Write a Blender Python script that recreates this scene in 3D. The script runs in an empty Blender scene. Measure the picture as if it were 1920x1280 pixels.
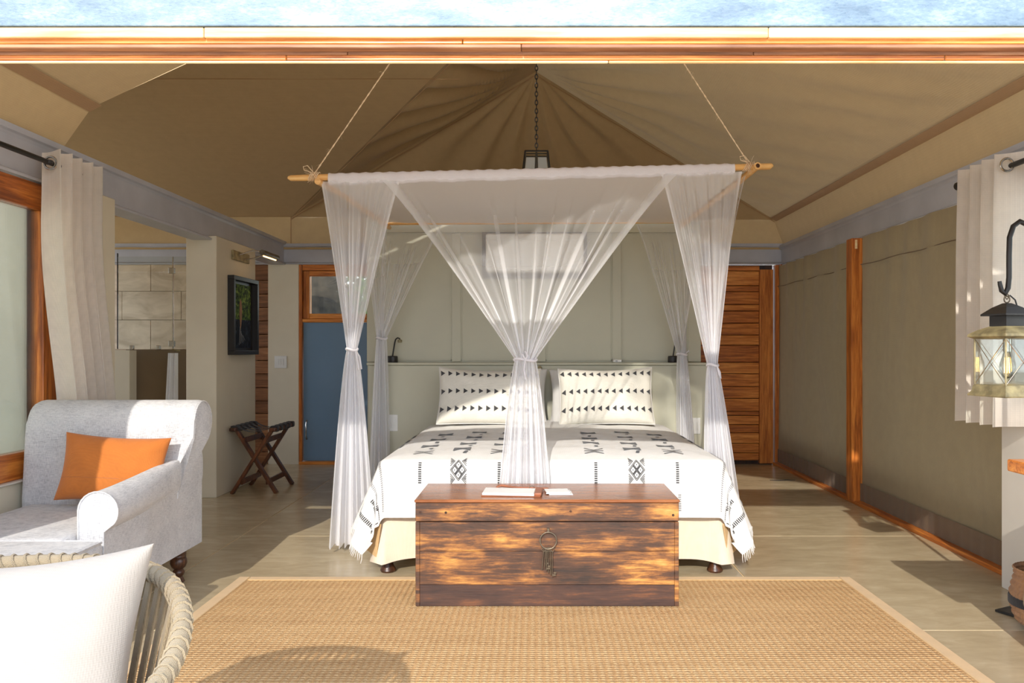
import bpy, bmesh, math, random
from mathutils import Vector, Matrix, noise
random.seed(7)
PI = math.pi
S = bpy.context.scene
COL = S.collection
F = 1500.0                      # focal length in pixels of the 1920-wide frame
EYE = 1.2

# ------------------------------------------------------------------ camera, sky, sun, exposure
cd = bpy.data.cameras.new('camera'); cam = bpy.data.objects.new('camera', cd); COL.objects.link(cam)
cam.location = (0, 0, EYE); cam.rotation_euler = (PI/2, 0, 0)
cd.sensor_width = 36; cd.lens = 36*F/1920
cd.shift_x = -(1005-960)/1920; cd.shift_y = (655-640)/1920
cd.clip_start = .05; cd.clip_end = 300
S.camera = cam

SUN_DIR = Vector((.16, 1, -.508)).normalized()
sd = bpy.data.lights.new('sun', 'SUN'); sun = bpy.data.objects.new('sun', sd); COL.objects.link(sun)
sun.rotation_euler = SUN_DIR.to_track_quat('-Z', 'Y').to_euler()
sd.energy = 3.8; sd.angle = math.radians(.55); sd.color = (1, .935, .84)

w = bpy.data.worlds.new('sky'); S.world = w; w.use_nodes = True
nt = w.node_tree; nt.nodes.clear()
wo = nt.nodes.new('ShaderNodeOutputWorld'); bg = nt.nodes.new('ShaderNodeBackground')
tc = nt.nodes.new('ShaderNodeTexCoord'); sx = nt.nodes.new('ShaderNodeSeparateXYZ'); cr = nt.nodes.new('ShaderNodeValToRGB')
nt.links.new(tc.outputs['Generated'], sx.inputs[0]); nt.links.new(sx.outputs['Z'], cr.inputs[0])
cr.color_ramp.elements[0].position = 0; cr.color_ramp.elements[0].color = (.86, .89, .93, 1)
cr.color_ramp.elements[1].position = .8; cr.color_ramp.elements[1].color = (.42, .58, .86, 1)
nt.links.new(cr.outputs[0], bg.inputs['Color']); bg.inputs['Strength'].default_value = 3.7
nt.links.new(bg.outputs[0], wo.inputs[0])

S.view_settings.view_transform = 'Standard'
S.view_settings.look = 'None'; S.view_settings.gamma = 1; S.view_settings.use_curve_mapping = False
S.view_settings.exposure = .08
S.cycles.max_bounces = 12; S.cycles.diffuse_bounces = 6; S.cycles.transparent_max_bounces = 24
S.cycles.transmission_bounces = 8; S.cycles.sample_clamp_indirect = 6

# ------------------------------------------------------------------ materials
def lin(c):
    return tuple((v/12.92 if v <= .04045 else ((v+.055)/1.055)**2.4) for v in [x/255 for x in c]) + (1,)

class NT:
    def __init__(s, name):
        s.m = bpy.data.materials.new(name); s.m.use_nodes = True; s.t = s.m.node_tree
        s.b = s.t.nodes['Principled BSDF']; s.out = s.t.nodes['Material Output']
        s._tc = s.n('ShaderNodeTexCoord')
    def n(s, k, **kw):
        x = s.t.nodes.new(k)
        for a, v in kw.items(): setattr(x, a, v)
        return x
    def l(s, a, b): s.t.links.new(a, b)
    def coords(s, scale=(1, 1, 1), rot=(0, 0, 0), src='Object'):
        mp = s.n('ShaderNodeMapping'); mp.inputs['Scale'].default_value = scale; mp.inputs['Rotation'].default_value = rot
        s.l(s._tc.outputs[src], mp.inputs[0]); return mp.outputs[0]
    def noise(s, vec, scale=5, detail=4, rough=.55, dist=0):
        x = s.n('ShaderNodeTexNoise'); x.inputs['Scale'].default_value = scale; x.inputs['Detail'].default_value = detail
        x.inputs['Roughness'].default_value = rough; x.inputs['Distortion'].default_value = dist
        s.l(vec, x.inputs['Vector']); return x.outputs['Fac']
    def wave(s, vec, scale=5, axis='X', dist=0, dscale=1, prof='SIN'):
        x = s.n('ShaderNodeTexWave', bands_direction=axis, wave_profile=prof); x.inputs['Scale'].default_value = scale
        x.inputs['Distortion'].default_value = dist; x.inputs['Detail Scale'].default_value = dscale
        s.l(vec, x.inputs['Vector']); return x.outputs['Fac']
    def ramp(s, fac, stops):
        x = s.n('ShaderNodeValToRGB'); e = x.color_ramp.elements
        e[0].position, e[0].color = stops[0][0], lin(stops[0][1]); e[1].position, e[1].color = stops[-1][0], lin(stops[-1][1])
        for p, c in stops[1:-1]:
            q = e.new(p); q.color = lin(c)
        s.l(fac, x.inputs[0]); return x.outputs[0]
    def math(s, op, a, b):
        x = s.n('ShaderNodeMath', operation=op)
        for i, v in enumerate((a, b)):
            if isinstance(v, (int, float)): x.inputs[i].default_value = v
            else: s.l(v, x.inputs[i])
        return x.outputs[0]
    def mix(s, fac, a, b, mode='MIX'):
        x = s.n('ShaderNodeMix', data_type='RGBA', blend_type=mode)
        if isinstance(fac, (int, float)): x.inputs[0].default_value = fac
        else: s.l(fac, x.inputs[0])
        for i, v in ((6, a), (7, b)):
            if isinstance(v, tuple): x.inputs[i].default_value = v
            else: s.l(v, x.inputs[i])
        return x.outputs[2]
    def bump(s, h, strength=.3, dist=.01):
        x = s.n('ShaderNodeBump'); x.inputs['Strength'].default_value = strength; x.inputs['Distance'].default_value = dist
        s.l(h, x.inputs['Height']); s.l(x.outputs[0], s.b.inputs['Normal'])
    def set(s, color=None, rough=.6, metal=0, spec=None, sheen=0):
        if color is not None:
            if isinstance(color, tuple): s.b.inputs['Base Color'].default_value = color
            else: s.l(color, s.b.inputs['Base Color'])
        if isinstance(rough, (int, float)): s.b.inputs['Roughness'].default_value = rough
        else: s.l(rough, s.b.inputs['Roughness'])
        s.b.inputs['Metallic'].default_value = metal
        if spec is not None: s.b.inputs['Specular IOR Level'].default_value = spec
        if sheen: s.b.inputs['Sheen Weight'].default_value = sheen
        return s.m

def paint(name, c, rough=.6, var=.05, nscale=3, bump=.08, metal=0, spec=None):
    t = NT(name); v = t.coords()
    d = tuple(max(0, int(x*(1-var))) for x in c); u = tuple(min(255, int(x*(1+var*.6))) for x in c)
    col = t.ramp(t.noise(v, nscale, 5), [(.35, d), (.65, u)])
    if bump: t.bump(t.noise(v, 160, 3), bump, .002)
    return t.set(col, rough, metal, spec)

def wood(name, dark, mid, light, axis='X', rough=.4, scale=1.0, cross=16, info=True, spec=None):
    t = NT(name)
    k = {'X': (1, cross, cross), 'Y': (cross, 1, cross), 'Z': (cross, cross, 1)}[axis]
    v = t.coords(k)
    if info:
        oi = t.n('ShaderNodeObjectInfo'); ad = t.n('ShaderNodeVectorMath', operation='ADD')
        cx = t.n('ShaderNodeCombineXYZ'); t.l(t.math('MULTIPLY', oi.outputs['Random'], 37), cx.inputs[0]); t.l(t.math('MULTIPLY', oi.outputs['Random'], 91), cx.inputs[1])
        t.l(v, ad.inputs[0]); t.l(cx.outputs[0], ad.inputs[1]); v = ad.outputs[0]
    n1 = t.noise(v, 2.2*scale, 6, .6, .6); n2 = t.noise(v, 9*scale, 4, .6, .2)
    f = t.math('ADD', t.math('MULTIPLY', n1, .72), t.math('MULTIPLY', n2, .28))
    if info: f = t.math('ADD', f, t.math('MULTIPLY', t.math('SUBTRACT', oi.outputs['Random'], .5), .16))
    col = t.ramp(f, [(.34, dark), (.5, mid), (.66, light)])
    t.bump(n2, .12, .004)
    return t.set(col, rough, 0, spec)

def cloth(name, c, scale=900, var=.06, rough=.9, bump=.35, sheen=.15, trans=0):
    t = NT(name); v = t.coords()
    a = t.wave(v, scale/20, 'X', 1.5, 3); b = t.wave(v, scale/20, 'Z', 1.5, 3); cc = t.wave(v, scale/20, 'Y', 1.5, 3)
    h = t.math('ADD', t.math('ADD', a, b), cc)
    n = t.noise(v, 14, 5, .6)
    d = tuple(int(x*(1-var)) for x in c); u = tuple(min(255, int(x*(1+var*.6))) for x in c)
    col = t.ramp(t.math('ADD', t.math('MULTIPLY', n, .7), t.math('MULTIPLY', h, .1)), [(.3, d), (.7, u)])
    t.bump(h, bump, .0015)
    t.set(col, rough, sheen=sheen)
    if trans:
        tl = t.n('ShaderNodeBsdfTranslucent'); t.l(col, tl.inputs[0]); mx = t.n('ShaderNodeMixShader'); mx.inputs[0].default_value = trans
        t.l(t.b.outputs[0], mx.inputs[1]); t.l(tl.outputs[0], mx.inputs[2]); t.l(mx.outputs[0], t.out.inputs[0])
    return t.m

M = {}
M['beam'] = paint('blue_grey_gloss_paint', (188, 190, 198), .34, .05, 2.5, .12, spec=.6)
def sunworn_paint():
    t = NT('weathered_pale_blue_paint'); v = t.coords((1, 1, 3))
    n = t.noise(v, 3.5, 7, .65); n2 = t.noise(t.coords((2, 4, 6)), 26, 5, .7)
    col = t.ramp(t.math('ADD', t.math('MULTIPLY', n, .7), t.math('MULTIPLY', n2, .3)), [(.36, (92, 116, 138)), (.5, (122, 146, 166)), (.62, (162, 180, 196))])
    t.bump(n2, .35, .006)
    return t.set(col, t.math('ADD', t.math('MULTIPLY', n2, .3), .16), 0, .6)
M['beam_front'] = sunworn_paint()
M['cream'] = paint('sage_cream_plaster', (218, 209, 186), .75, .03, 1.5, .12)
M['sage'] = paint('sage_green_panel_paint', (188, 186, 166), .55, .03, 1.5, .06)
M['white_wall'] = paint('pale_grey_plaster', (214, 208, 196), .8, .03, 1.5, .12)
M['recess'] = paint('dark_grey_recess', (104, 98, 92), .6)
M['taupe'] = paint('taupe_plaster', (126, 106, 80), .75, .04, 1.5, .1)
M['blue_door'] = paint('blue_door_panel', (118, 148, 175), .32, .03, 1.2, .03)
M['teak'] = wood('orange_teak', (140, 72, 26), (204, 120, 48), (240, 164, 80), 'X', .34)
M['teak_v'] = wood('orange_teak_upright', (126, 64, 24), (186, 106, 42), (226, 146, 66), 'Z', .34)
M['teak_y'] = wood('orange_teak_long', (122, 60, 22), (176, 96, 36), (214, 134, 58), 'Y', .34)
M['walnut'] = wood('reddish_plank', (104, 66, 40), (138, 92, 58), (170, 118, 78), 'X', .45)
M['palewood'] = wood('pale_weathered_teak', (224, 172, 112), (246, 210, 156), (252, 230, 184), 'X', .4)
M['driftwood'] = wood('worn_brown_teak', (112, 74, 52), (150, 104, 76), (186, 138, 104), 'X', .6)
M['darkwood'] = wood('dark_stained_wood', (40, 24, 16), (66, 40, 26), (100, 62, 38), 'Z', .35)
M['rackwood'] = wood('brown_rack_wood', (58, 32, 18), (88, 50, 30), (120, 72, 42), 'Z', .35, cross=10)
M['bamboo'] = wood('bamboo_pole', (206, 150, 84), (226, 176, 108), (238, 198, 134), 'X', .4, info=False)
M['black'] = paint('black_metal', (34, 32, 31), .45, .1, 8, .05)
M['bronze'] = paint('dark_iron', (112, 100, 84), .42, .15, 30, .15, metal=.7)
M['chrome'] = paint('brushed_steel', (190, 186, 178), .25, .05, 20, .02, metal=1)
M['antique'] = paint('verdigris_brass', (150, 138, 102), .5, .22, 18, .2, metal=.2)
M['white_plastic'] = paint('white_plastic', (226, 226, 222), .35, .02, 3, 0)
M['paper'] = paint('white_paper', (240, 240, 238), .6, .02, 8, 0)
M['paper_blue'] = paint('pale_printed_card', (214, 222, 222), .6, .06, 30, 0)
M['leather'] = paint('tan_leather', (150, 88, 56), .5, .1, 20, .2)
M['curtain'] = cloth('ivory_curtain', (238, 230, 220), 700, .03, .9, .2, trans=.42)
M['blind'] = cloth('pale_blind', (248, 244, 226), 900, .02, .9, .1, trans=.85)

def linen_mat():
    t = NT('grey_white_slub_linen')
    a = t.noise(t.coords((40, 40, 420)), 1, 3, .6); b = t.noise(t.coords((420, 420, 40)), 1, 3, .6); c = t.noise(t.coords(), 9, 4)
    h = t.math('ADD', t.math('MULTIPLY', a, .5), t.math('MULTIPLY', b, .5))
    col = t.ramp(t.math('ADD', t.math('MULTIPLY', h, .8), t.math('MULTIPLY', c, .2)), [(.38, (158, 158, 162)), (.5, (194, 194, 196)), (.62, (212, 211, 210))])
    t.bump(h, .5, .003)
    return t.set(col, .95, sheen=.2)
M['linen'] = linen_mat()
M['orange'] = cloth('orange_canvas_weave', (188, 108, 40), 1600, .06, .9, .4)
M['cushion'] = cloth('cream_cushion', (168, 158, 146), 1600, .03, .85, .15)
M['cotton'] = cloth('white_cotton', (218, 216, 212), 1600, .03, .9, .25)
M['pillow'] = cloth('ivory_woven_cotton', (226, 222, 210), 1400, .04, .9, .4)
M['valance'] = cloth('cream_bed_valance', (224, 208, 184), 1500, .03, .9, .25)
M['ink'] = cloth('charcoal_woven_motif', (66, 66, 68), 2500, .15, .95, .3)
M['faded'] = cloth('faded_grey_stitch', (150, 150, 152), 2500, .1, .95, .3)
M['canvas_r'] = cloth('khaki_canvas_wall', (146, 130, 98), 1200, .04, .85, .25, trans=.06)
M['canvas_dark'] = cloth('brown_canvas_hem', (112, 90, 66), 1200, .05, .85, .25)
M['roof'] = cloth('khaki_roof_canvas', (196, 168, 122), 1000, .03, .85, .2, trans=.05)
M['roof_shaded'] = cloth('khaki_canvas_shaded', (188, 160, 116), 1000, .03, .85, .2)  # same roof canvas, darker and opaque: rear shade put into the material
M['seam'] = cloth('ochre_canvas_seam', (178, 142, 100), 1000, .03, .8, .2)
M['webbing'] = cloth('black_webbing', (38, 36, 38), 2500, .1, .8, .4)
M['rope'] = cloth('beige_cord_rope', (168, 148, 116), 3000, .06, .85, .6)
M['jute'] = cloth('jute_basket_weave', (176, 128, 84), 2200, .15, .95, .7)
M['twine'] = paint('raw_twine', (222, 196, 160), .9, .1, 60, .2)
M['bark'] = paint('grey_bark', (62, 54, 46), .9, .25, 9, .8)
M['leaf'] = paint('green_leaf', (92, 126, 50), .6, .3, 5, 0)
M['deck'] = paint('sandy_ground', (196, 176, 146), .9, .1, 3, .2)

def floor_mat():
    t = NT('polished_concrete'); v = t.coords()
    n = t.noise(v, 1.3, 8, .6, .5); n2 = t.noise(t.coords((1, 3, 1)), 4, 6, .65, .8)
    f = t.math('ADD', t.math('MULTIPLY', n, .55), t.math('MULTIPLY', n2, .45))
    col = t.ramp(f, [(.34, (168, 151, 120)), (.5, (186, 169, 137)), (.62, (200, 184, 153))])
    t.bump(t.noise(v, 3, 3), .03, .01)
    return t.set(col, t.math('ADD', t.math('MULTIPLY', n2, .2), .12), 0, .5)
M['floor'] = floor_mat()

def rug_mat():
    t = NT('jute_rug_weave'); v = t.coords()
    n = t.noise(v, 60, 4, .7)
    rib = t.wave(v, 11, 'X', .8, 12); knots = t.wave(v, 15, 'Y', 2.2, 14)
    h = t.math('MULTIPLY', t.math('ADD', rib, .15), t.math('ADD', knots, .25))
    big = t.noise(t.coords((.6, 5, 1)), 2.2, 4)
    f = t.math('ADD', t.math('ADD', t.math('MULTIPLY', h, .35), t.math('MULTIPLY', n, .38)), t.math('MULTIPLY', big, .32))
    col = t.ramp(f, [(.2, (148, 106, 62)), (.45, (206, 163, 110)), (.8, (230, 194, 142))])
    t.bump(t.math('ADD', h, t.math('MULTIPLY', n, .4)), .8, .012)
    return t.set(col, .95)
M['rug'] = rug_mat()
M['rug_edge'] = cloth('tan_rug_binding', (206, 170, 118), 1800, .05, .95, .4)

def chest_mat(name, top=False, dark=False):
    t = NT(name); v = t.coords((1.3, 9, 11)); v2 = t.coords((1, 1, 2.2))
    n = t.noise(v, 2.6, 10, .74, .25); b = t.noise(v2, 2.9, 5, .6, .2); fine = t.noise(t.coords((2, 26, 26)), 5, 4, .6)
    f = t.math('ADD', t.math('ADD', t.math('MULTIPLY', n, .45), t.math('MULTIPLY', b, .42)), t.math('MULTIPLY', fine, .13))
    if top: col = t.ramp(f, [(.36, (112, 66, 40)), (.5, (148, 92, 58)), (.64, (176, 118, 74))])
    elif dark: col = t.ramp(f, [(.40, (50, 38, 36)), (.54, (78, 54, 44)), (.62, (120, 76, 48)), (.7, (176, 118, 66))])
    else: col = t.ramp(f, [(.40, (54, 42, 36)), (.48, (86, 58, 42)), (.53, (138, 90, 50)), (.585, (190, 134, 68)), (.67, (224, 174, 104))])
    t.bump(fine, .15, .004)
    return t.set(col, .27 if top else .4)
M['chest'] = chest_mat('distressed_chest_wood'); M['chest_dark'] = chest_mat('dark_chest_wood', False, True); M['chest_top'] = chest_mat('polished_chest_lid', True)

def tile_mat():
    t = NT('beige_stone_tile'); v = t.coords((1, 1, 2))
    oi = t.n('ShaderNodeObjectInfo')
    n = t.math('ADD', t.noise(v, 3, 6, .6, 1), t.math('MULTIPLY', t.math('SUBTRACT', oi.outputs['Random'], .5), .1))
    return t.set(t.ramp(n, [(.35, (190, 166, 136)), (.65, (228, 206, 176))]), .3)
M['tile'] = tile_mat()

def glass(name, tint=(1, 1, 1), refl=.08, rough=0):
    t = NT(name)
    tr = t.n('ShaderNodeBsdfTransparent'); tr.inputs[0].default_value = tint+(1,)
    gl = t.n('ShaderNodeBsdfGlossy'); gl.inputs['Roughness'].default_value = rough
    fr = t.n('ShaderNodeFresnel'); fr.inputs[0].default_value = 1.45
    mx = t.n('ShaderNodeMixShader'); t.l(t.math('ADD', t.math('MULTIPLY', fr.outputs[0], .8), refl*.3), mx.inputs[0])
    t.l(tr.outputs[0], mx.inputs[1]); t.l(gl.outputs[0], mx.inputs[2]); t.l(mx.outputs[0], t.out.inputs[0])
    return t.m
M['glass'] = glass('window_glass', (.94, .97, .95)); M['shower_glass'] = glass('shower_glass', (.93, .95, .93))

def net_mat(name, attr=True, alpha=.5):
    t = NT(name)
    tr = t.n('ShaderNodeBsdfTransparent')
    df = t.n('ShaderNodeBsdfDiffuse'); df.inputs[0].default_value = (.93, .93, .95, 1)
    tl = t.n('ShaderNodeBsdfTranslucent'); tl.inputs[0].default_value = (.93, .93, .95, 1)
    m1 = t.n('ShaderNodeMixShader'); m1.inputs[0].default_value = .42; t.l(df.outputs[0], m1.inputs[1]); t.l(tl.outputs[0], m1.inputs[2])
    m2 = t.n('ShaderNodeMixShader'); t.l(tr.outputs[0], m2.inputs[1]); t.l(m1.outputs[0], m2.inputs[2])
    if attr:
        a = t.n('ShaderNodeAttribute', attribute_name='weave'); t.l(a.outputs['Fac'], m2.inputs[0])
    else: m2.inputs[0].default_value = alpha
    t.l(m2.outputs[0], t.out.inputs[0])
    return t.m
M['net'] = net_mat('sheer_white_net'); M['net_top'] = net_mat('white_net_canopy', False, .8)
M['net_solid'] = cloth('white_net_hem', (236, 234, 238), 2500, .02, .9, .2, trans=.3)

def emit(name, c, s):
    t = NT(name); e = t.n('ShaderNodeEmission'); e.inputs[0].default_value = lin(c); e.inputs[1].default_value = s
    t.l(e.outputs[0], t.out.inputs[0]); return t.m
M['filament'] = emit('glowing_filament', (255, 200, 110), 14)
M['warm_lamp'] = emit('warm_lamp_tube', (255, 196, 120), 9)
M['bulb'] = glass('clear_bulb_glass', (.98, .97, .94))

def photo_mat():
    t = NT('framed_wildlife_photograph'); v = t.coords()
    n = t.noise(t.coords((1, 3, 3)), 7, 6, .7, .8)
    green = t.ramp(n, [(.4, (16, 20, 16)), (.52, (70, 96, 34)), (.66, (156, 176, 80))])
    water = t.ramp(t.noise(t.coords((1, 12, 3)), 4, 5, .7, 1), [(.52, (18, 22, 34)), (.8, (110, 122, 142))])
    sp = t.n('ShaderNodeSeparateXYZ'); t.l(v, sp.inputs[0])
    f = t.math('GREATER_THAN', sp.outputs['Z'], 1.46)
    return t.set(t.mix(f, water, green), .7, 0, .15)
M['photo'] = photo_mat()

# ------------------------------------------------------------------ helpers
def link(name, me, mat, parent=None, smooth=False):
    o = bpy.data.objects.new(name, me); COL.objects.link(o)
    if mat is not None: me.materials.append(mat if not isinstance(mat, str) else M[mat])
    if smooth:
        for p in me.polygons: p.use_smooth = True
    if parent is not None:
        o.parent = parent
        base = Vector((0, 0, 0)); q = parent
        while q is not None: base += Vector(q.location); q = q.parent
        o.location = -base
    return o

def raw(name, V, Fc, mat, parent=None, smooth=False):
    me = bpy.data.meshes.new(name); me.from_pydata([tuple(v) for v in V], [], Fc); me.update()
    return link(name, me, mat, parent, smooth)

def thing(name, label, cat, loc=(0, 0, 0), group=None):
    o = bpy.data.objects.new(name, None); COL.objects.link(o); o.location = loc; o.empty_display_size = .1
    o['label'] = label; o['category'] = cat
    if group: o['group'] = group
    return o
def tag(o, label, cat, group=None):
    o['label'] = label; o['category'] = cat
    if group: o['group'] = group
    return o
def structure(o, label=None, cat='structure'):
    o['kind'] = 'structure'
    if label: o['label'] = label
    o['category'] = cat
    return o
def shell(name, label, cat, loc=(0, 0, 0)):
    return structure(thing(name, label, cat, loc), label, cat)

class B:
    """collects shapes into one mesh"""
    def __init__(s): s.bm = bmesh.new()
    def box(s, x0, x1, y0, y1, z0, z1, bev=0, seg=2, mat=None):
        b = bmesh.new(); bmesh.ops.create_cube(b, size=1)
        for v in b.verts:
            v.co = Vector(((x0+x1)/2+v.co.x*(x1-x0), (y0+y1)/2+v.co.y*(y1-y0), (z0+z1)/2+v.co.z*(z1-z0)))
        if bev: bmesh.ops.bevel(b, geom=b.edges[:], offset=bev, segments=seg, profile=.5, affect='EDGES')
        if mat is not None: b.transform(mat)
        s._add(b); return s
    def _add(s, b):
        me = bpy.data.meshes.new('t'); b.to_mesh(me); s.bm.from_mesh(me); bpy.data.meshes.remove(me); b.free()
    def tube(s, pts, r, n=8, cap=True, closed=False):
        pts = [Vector(p) for p in pts]; N = len(pts)
        rr = r if isinstance(r, (list, tuple)) else [r]*N
        rings = []; up = None
        for i, p in enumerate(pts):
            if closed: d = pts[(i+1) % N]-pts[i-1]
            else: d = pts[min(i+1, N-1)]-pts[max(i-1, 0)]
            if d.length < 1e-9: d = Vector((0, 0, 1))
            d.normalize()
            if up is None:
                up = Vector((0, 0, 1)) if abs(d.z) < .9 else Vector((1, 0, 0))
            a = d.cross(up)
            if a.length < 1e-6: a = d.orthogonal()
            a.normalize(); b = a.cross(d).normalized(); up = b
            rings.append([s.bm.verts.new(p+rr[i]*(math.cos(2*PI*k/n)*a+math.sin(2*PI*k/n)*b)) for k in range(n)])
        for i in range(N if closed else N-1):
            A, Bq = rings[i], rings[(i+1) % N]
            for k in range(n): s.bm.faces.new((A[k], A[(k+1) % n], Bq[(k+1) % n], Bq[k]))
        if cap and not closed:
            s.bm.faces.new(rings[0][::-1]); s.bm.faces.new(rings[-1])
        return s
    def lathe(s, prof, c, n=20):
        rings = []
        for r, z in prof:
            rings.append([s.bm.verts.new((c[0]+r*math.cos(2*PI*k/n), c[1]+r*math.sin(2*PI*k/n), c[2]+z)) for k in range(n)])
        for i in range(len(prof)-1):
            for k in range(n): s.bm.faces.new((rings[i][k], rings[i][(k+1) % n], rings[i+1][(k+1) % n], rings[i+1][k]))
        s.bm.faces.new(rings[0][::-1]); s.bm.faces.new(rings[-1]); return s
    def prism(s, poly, axis, a0, a1):
        """poly: 2D points in the two other axes (in axis order), extruded from a0 to a1"""
        def P(u, v, a): return {'X': (a, u, v), 'Y': (u, a, v), 'Z': (u, v, a)}[axis]
        A = [s.bm.verts.new(P(u, v, a0)) for u, v in poly]; C = [s.bm.verts.new(P(u, v, a1)) for u, v in poly]
        n = len(poly)
        s.bm.faces.new(A); s.bm.faces.new(C[::-1])
        for i in range(n): s.bm.faces.new((A[i], C[i], C[(i+1) % n], A[(i+1) % n]))
        return s
    def bar(s, p, q, wd, th, up=(0, 0, 1), bev=.003):
        p, q = Vector(p), Vector(q); d = q-p; L = d.length; d.normalize()
        a = d.cross(Vector(up)).normalized(); b = a.cross(d)
        m = Matrix((a, d, b)).transposed().to_4x4(); m.translation = (p+q)/2
        return s.box(-wd/2, wd/2, -L/2, L/2, -th/2, th/2, bev, 1, m)
    def out(s, name, mat, parent=None, smooth=False):
        bmesh.ops.recalc_face_normals(s.bm, faces=s.bm.faces[:])
        me = bpy.data.meshes.new(name); s.bm.to_mesh(me); s.bm.free()
        o = link(name, me, mat, parent, smooth)
        if smooth:
            try: me.set_sharp_from_angle(angle=math.radians(42))
            except Exception: pass
        return o

def box(name, x0, x1, y0, y1, z0, z1, mat, parent=None, bev=.002):
    return B().box(x0, x1, y0, y1, z0, z1, bev, 1).out(name, mat, parent)

def grid(name, fn, nu, nv, mat, parent=None, smooth=True, closed_u=False, attr=None):
    V = [fn(i/nu, j/nv) for j in range(nv+1) for i in range(nu+(0 if closed_u else 1))]
    W = nu if closed_u else nu+1
    Fc = [(j*W+i, j*W+(i+1) % W, (j+1)*W+(i+1) % W, (j+1)*W+i) for j in range(nv) for i in range(nu)]
    o = raw(name, V, Fc, mat, parent, smooth)
    if attr:
        a = o.data.attributes.new('weave', 'FLOAT', 'POINT')
        vals = [attr(i/nu, j/nv) for j in range(nv+1) for i in range(W)]
        a.data.foreach_set('value', vals)
    return o

def lerp(a, b, t): return a+(b-a)*t
def V3(*a): return Vector(a)
def sm(x): x = max(0, min(1, x)); return x*x*(3-2*x)
def copy_tree(root, delta):
    r = root.copy(); COL.objects.link(r); r.location = Vector(root.location)+Vector(delta)
    for ch in list(root.children):
        c = ch.copy(); COL.objects.link(c); c.parent = r
        for g in list(ch.children):
            d = g.copy(); COL.objects.link(d); d.parent = c
    return r

# ------------------------------------------------------------------ room shell
YB = 8.4
XL, XR = -2.62, 2.55
t = shell('floor', 'polished sand coloured concrete floor', 'floor')
SX = [-5.4, -1.9, 1.1, 2.75]; SY = [2.0, 3.42, 5.15, 8.7]
for i in range(3):
    for j in range(3):
        box('slab', SX[i]+.003, SX[i+1]-.003, SY[j]+.003, SY[j+1]-.003, -.1, 0, 'floor', t, .002)
box('joint_filler', -5.4, 2.75, 2.0, 8.7, -.12, -.004, 'palewood', t, 0)

g = B().box(-40, -5.6, 2.0, 30, -.2, -.02).out('ground', 'deck'); structure(g, 'sandy ground beside the tent', 'ground')
g = B().box(-40, 40, -40, 1.98, -.2, -.02).out('ground', 'deck'); structure(g, 'sandy ground in front of the tent', 'ground')
g = B().box(-30, 30, 8.75, 30, -.6, -.3).out('garden_ground', 'deck'); structure(g, 'ground behind the tent', 'ground')

# back wall
t = shell('wall_back', 'cream back wall with a switch', 'wall')
box('plaster_panel', -2.80, -2.48, YB-.04, YB+.12, 0, 2.09, 'cream', t)
box('plaster_panel', -1.66, 1.55, YB, YB+.12, 0, 2.09, 'cream', t)
box('plaster_panel', -5.4, -2.96, YB+.03, YB+.15, 0, 2.09, 'cream', t)
box('plaster_panel', 2.60, 2.8, YB, YB+.12, 0, 2.09, 'cream', t)
box('plank_backing', -2.97, -2.79, YB+.101, YB+.12, 0, 2.09, 'darkwood', t)
zj = [0, .13, .262, .395, .53, .66, .80, .945, 1.085, 1.225, 1.36, 1.50, 1.64, 1.78, 1.925, 2.09]
for a, b in zip(zj[:-1], zj[1:]):
    box('plank', -2.96, -2.80, YB-.02+random.uniform(-.003, .003), YB+.1, a+.003, b-.003, 'walnut', t, .003)
# stone tiles of the shower wall
rows = [2.09, 1.81, 1.51, 1.20, .90, .60, .30, 0]
for r in range(7):
    off = (0, .30, 0, .3)[r % 4] if r % 2 else 0
    x = -5.35 - off + .07
    while x < -2.98:
        a, b = max(x, -5.35), min(x+.62, -2.97)
        if b-a > .02:
            box('tile', a+.002, b-.002, YB-.012+random.uniform(-.0015, .0015), YB+.029, rows[r+1]+.002, rows[r]-.002, 'tile', t, .0015)
        x += .62

# H-beams along the walls
def beam(name, axis, face, sign, a0, a1, zb, zt, label):
    f = .012; d = .06
    # C profile open to the room: web set back, flanges top and bottom
    u = lambda x: face+sign*x
    prof = [(u(0), zb), (u(-.16), zb), (u(-.16), zt), (u(0), zt), (u(0), zt-.03), (u(-.018), zt-.036), (u(-.03), zt-.05), (u(-.03), zb+.03), (u(-.012), zb+.018), (u(0), zb+.014)]
    o = B().prism(prof, axis, a0, a1).out(name, 'beam')
    return structure(o, label, 'beam')
beam('trim_1', 'Y', XL+.0, 1, 2.3, YB+.1, 2.085, 2.33, 'blue grey steel beam over the bathroom side')
beam('trim_2', 'Y', XR, -1, 2.3, YB+.1, 2.065, 2.29, 'blue grey steel beam over the canvas wall')
beam('trim_3', 'X', YB-.02, -1, -5.4, 2.72, 2.09, 2.31, 'blue grey steel beam over the doors')

# front lintel: painted beam and teak sliding-door head
t = shell('trim_4', 'pale blue painted front lintel on a stepped teak door head', 'lintel')
B().box(-3.6, 3.2, 2.165, 2.217, 2.0755, 2.30, .003).out('painted_beam', 'beam_front', t)
def strips(z0, z1, y0, y1, cuts, mat):
    xs = [-3.6]+cuts+[3.2]
    for a, b in zip(xs[:-1], xs[1:]): box('wood_strip', a+.0008, b-.0008, y0, y1, z0, z1, mat, t, .002)
def zat(py, y): return EYE+(655-py)/F*y
for (pa, pb, yk, cuts, mt) in ((51, 70, 2.166, [-.9, .63], 'palewood'), (70.5, 82, 2.180, [-.2], 'teak'), (82.5, 89.5, 2.176, [-.04], 'driftwood'),
                               (90, 102.5, 2.206, [-.52, .6], 'driftwood'), (103, 113, 2.210, [-.69, 1.13], 'teak'), (113.5, 117.5, 2.206, [.2], 'palewood')):
    strips(zat(pb, yk), zat(pa, yk), yk, 2.216, cuts, mt)
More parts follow.
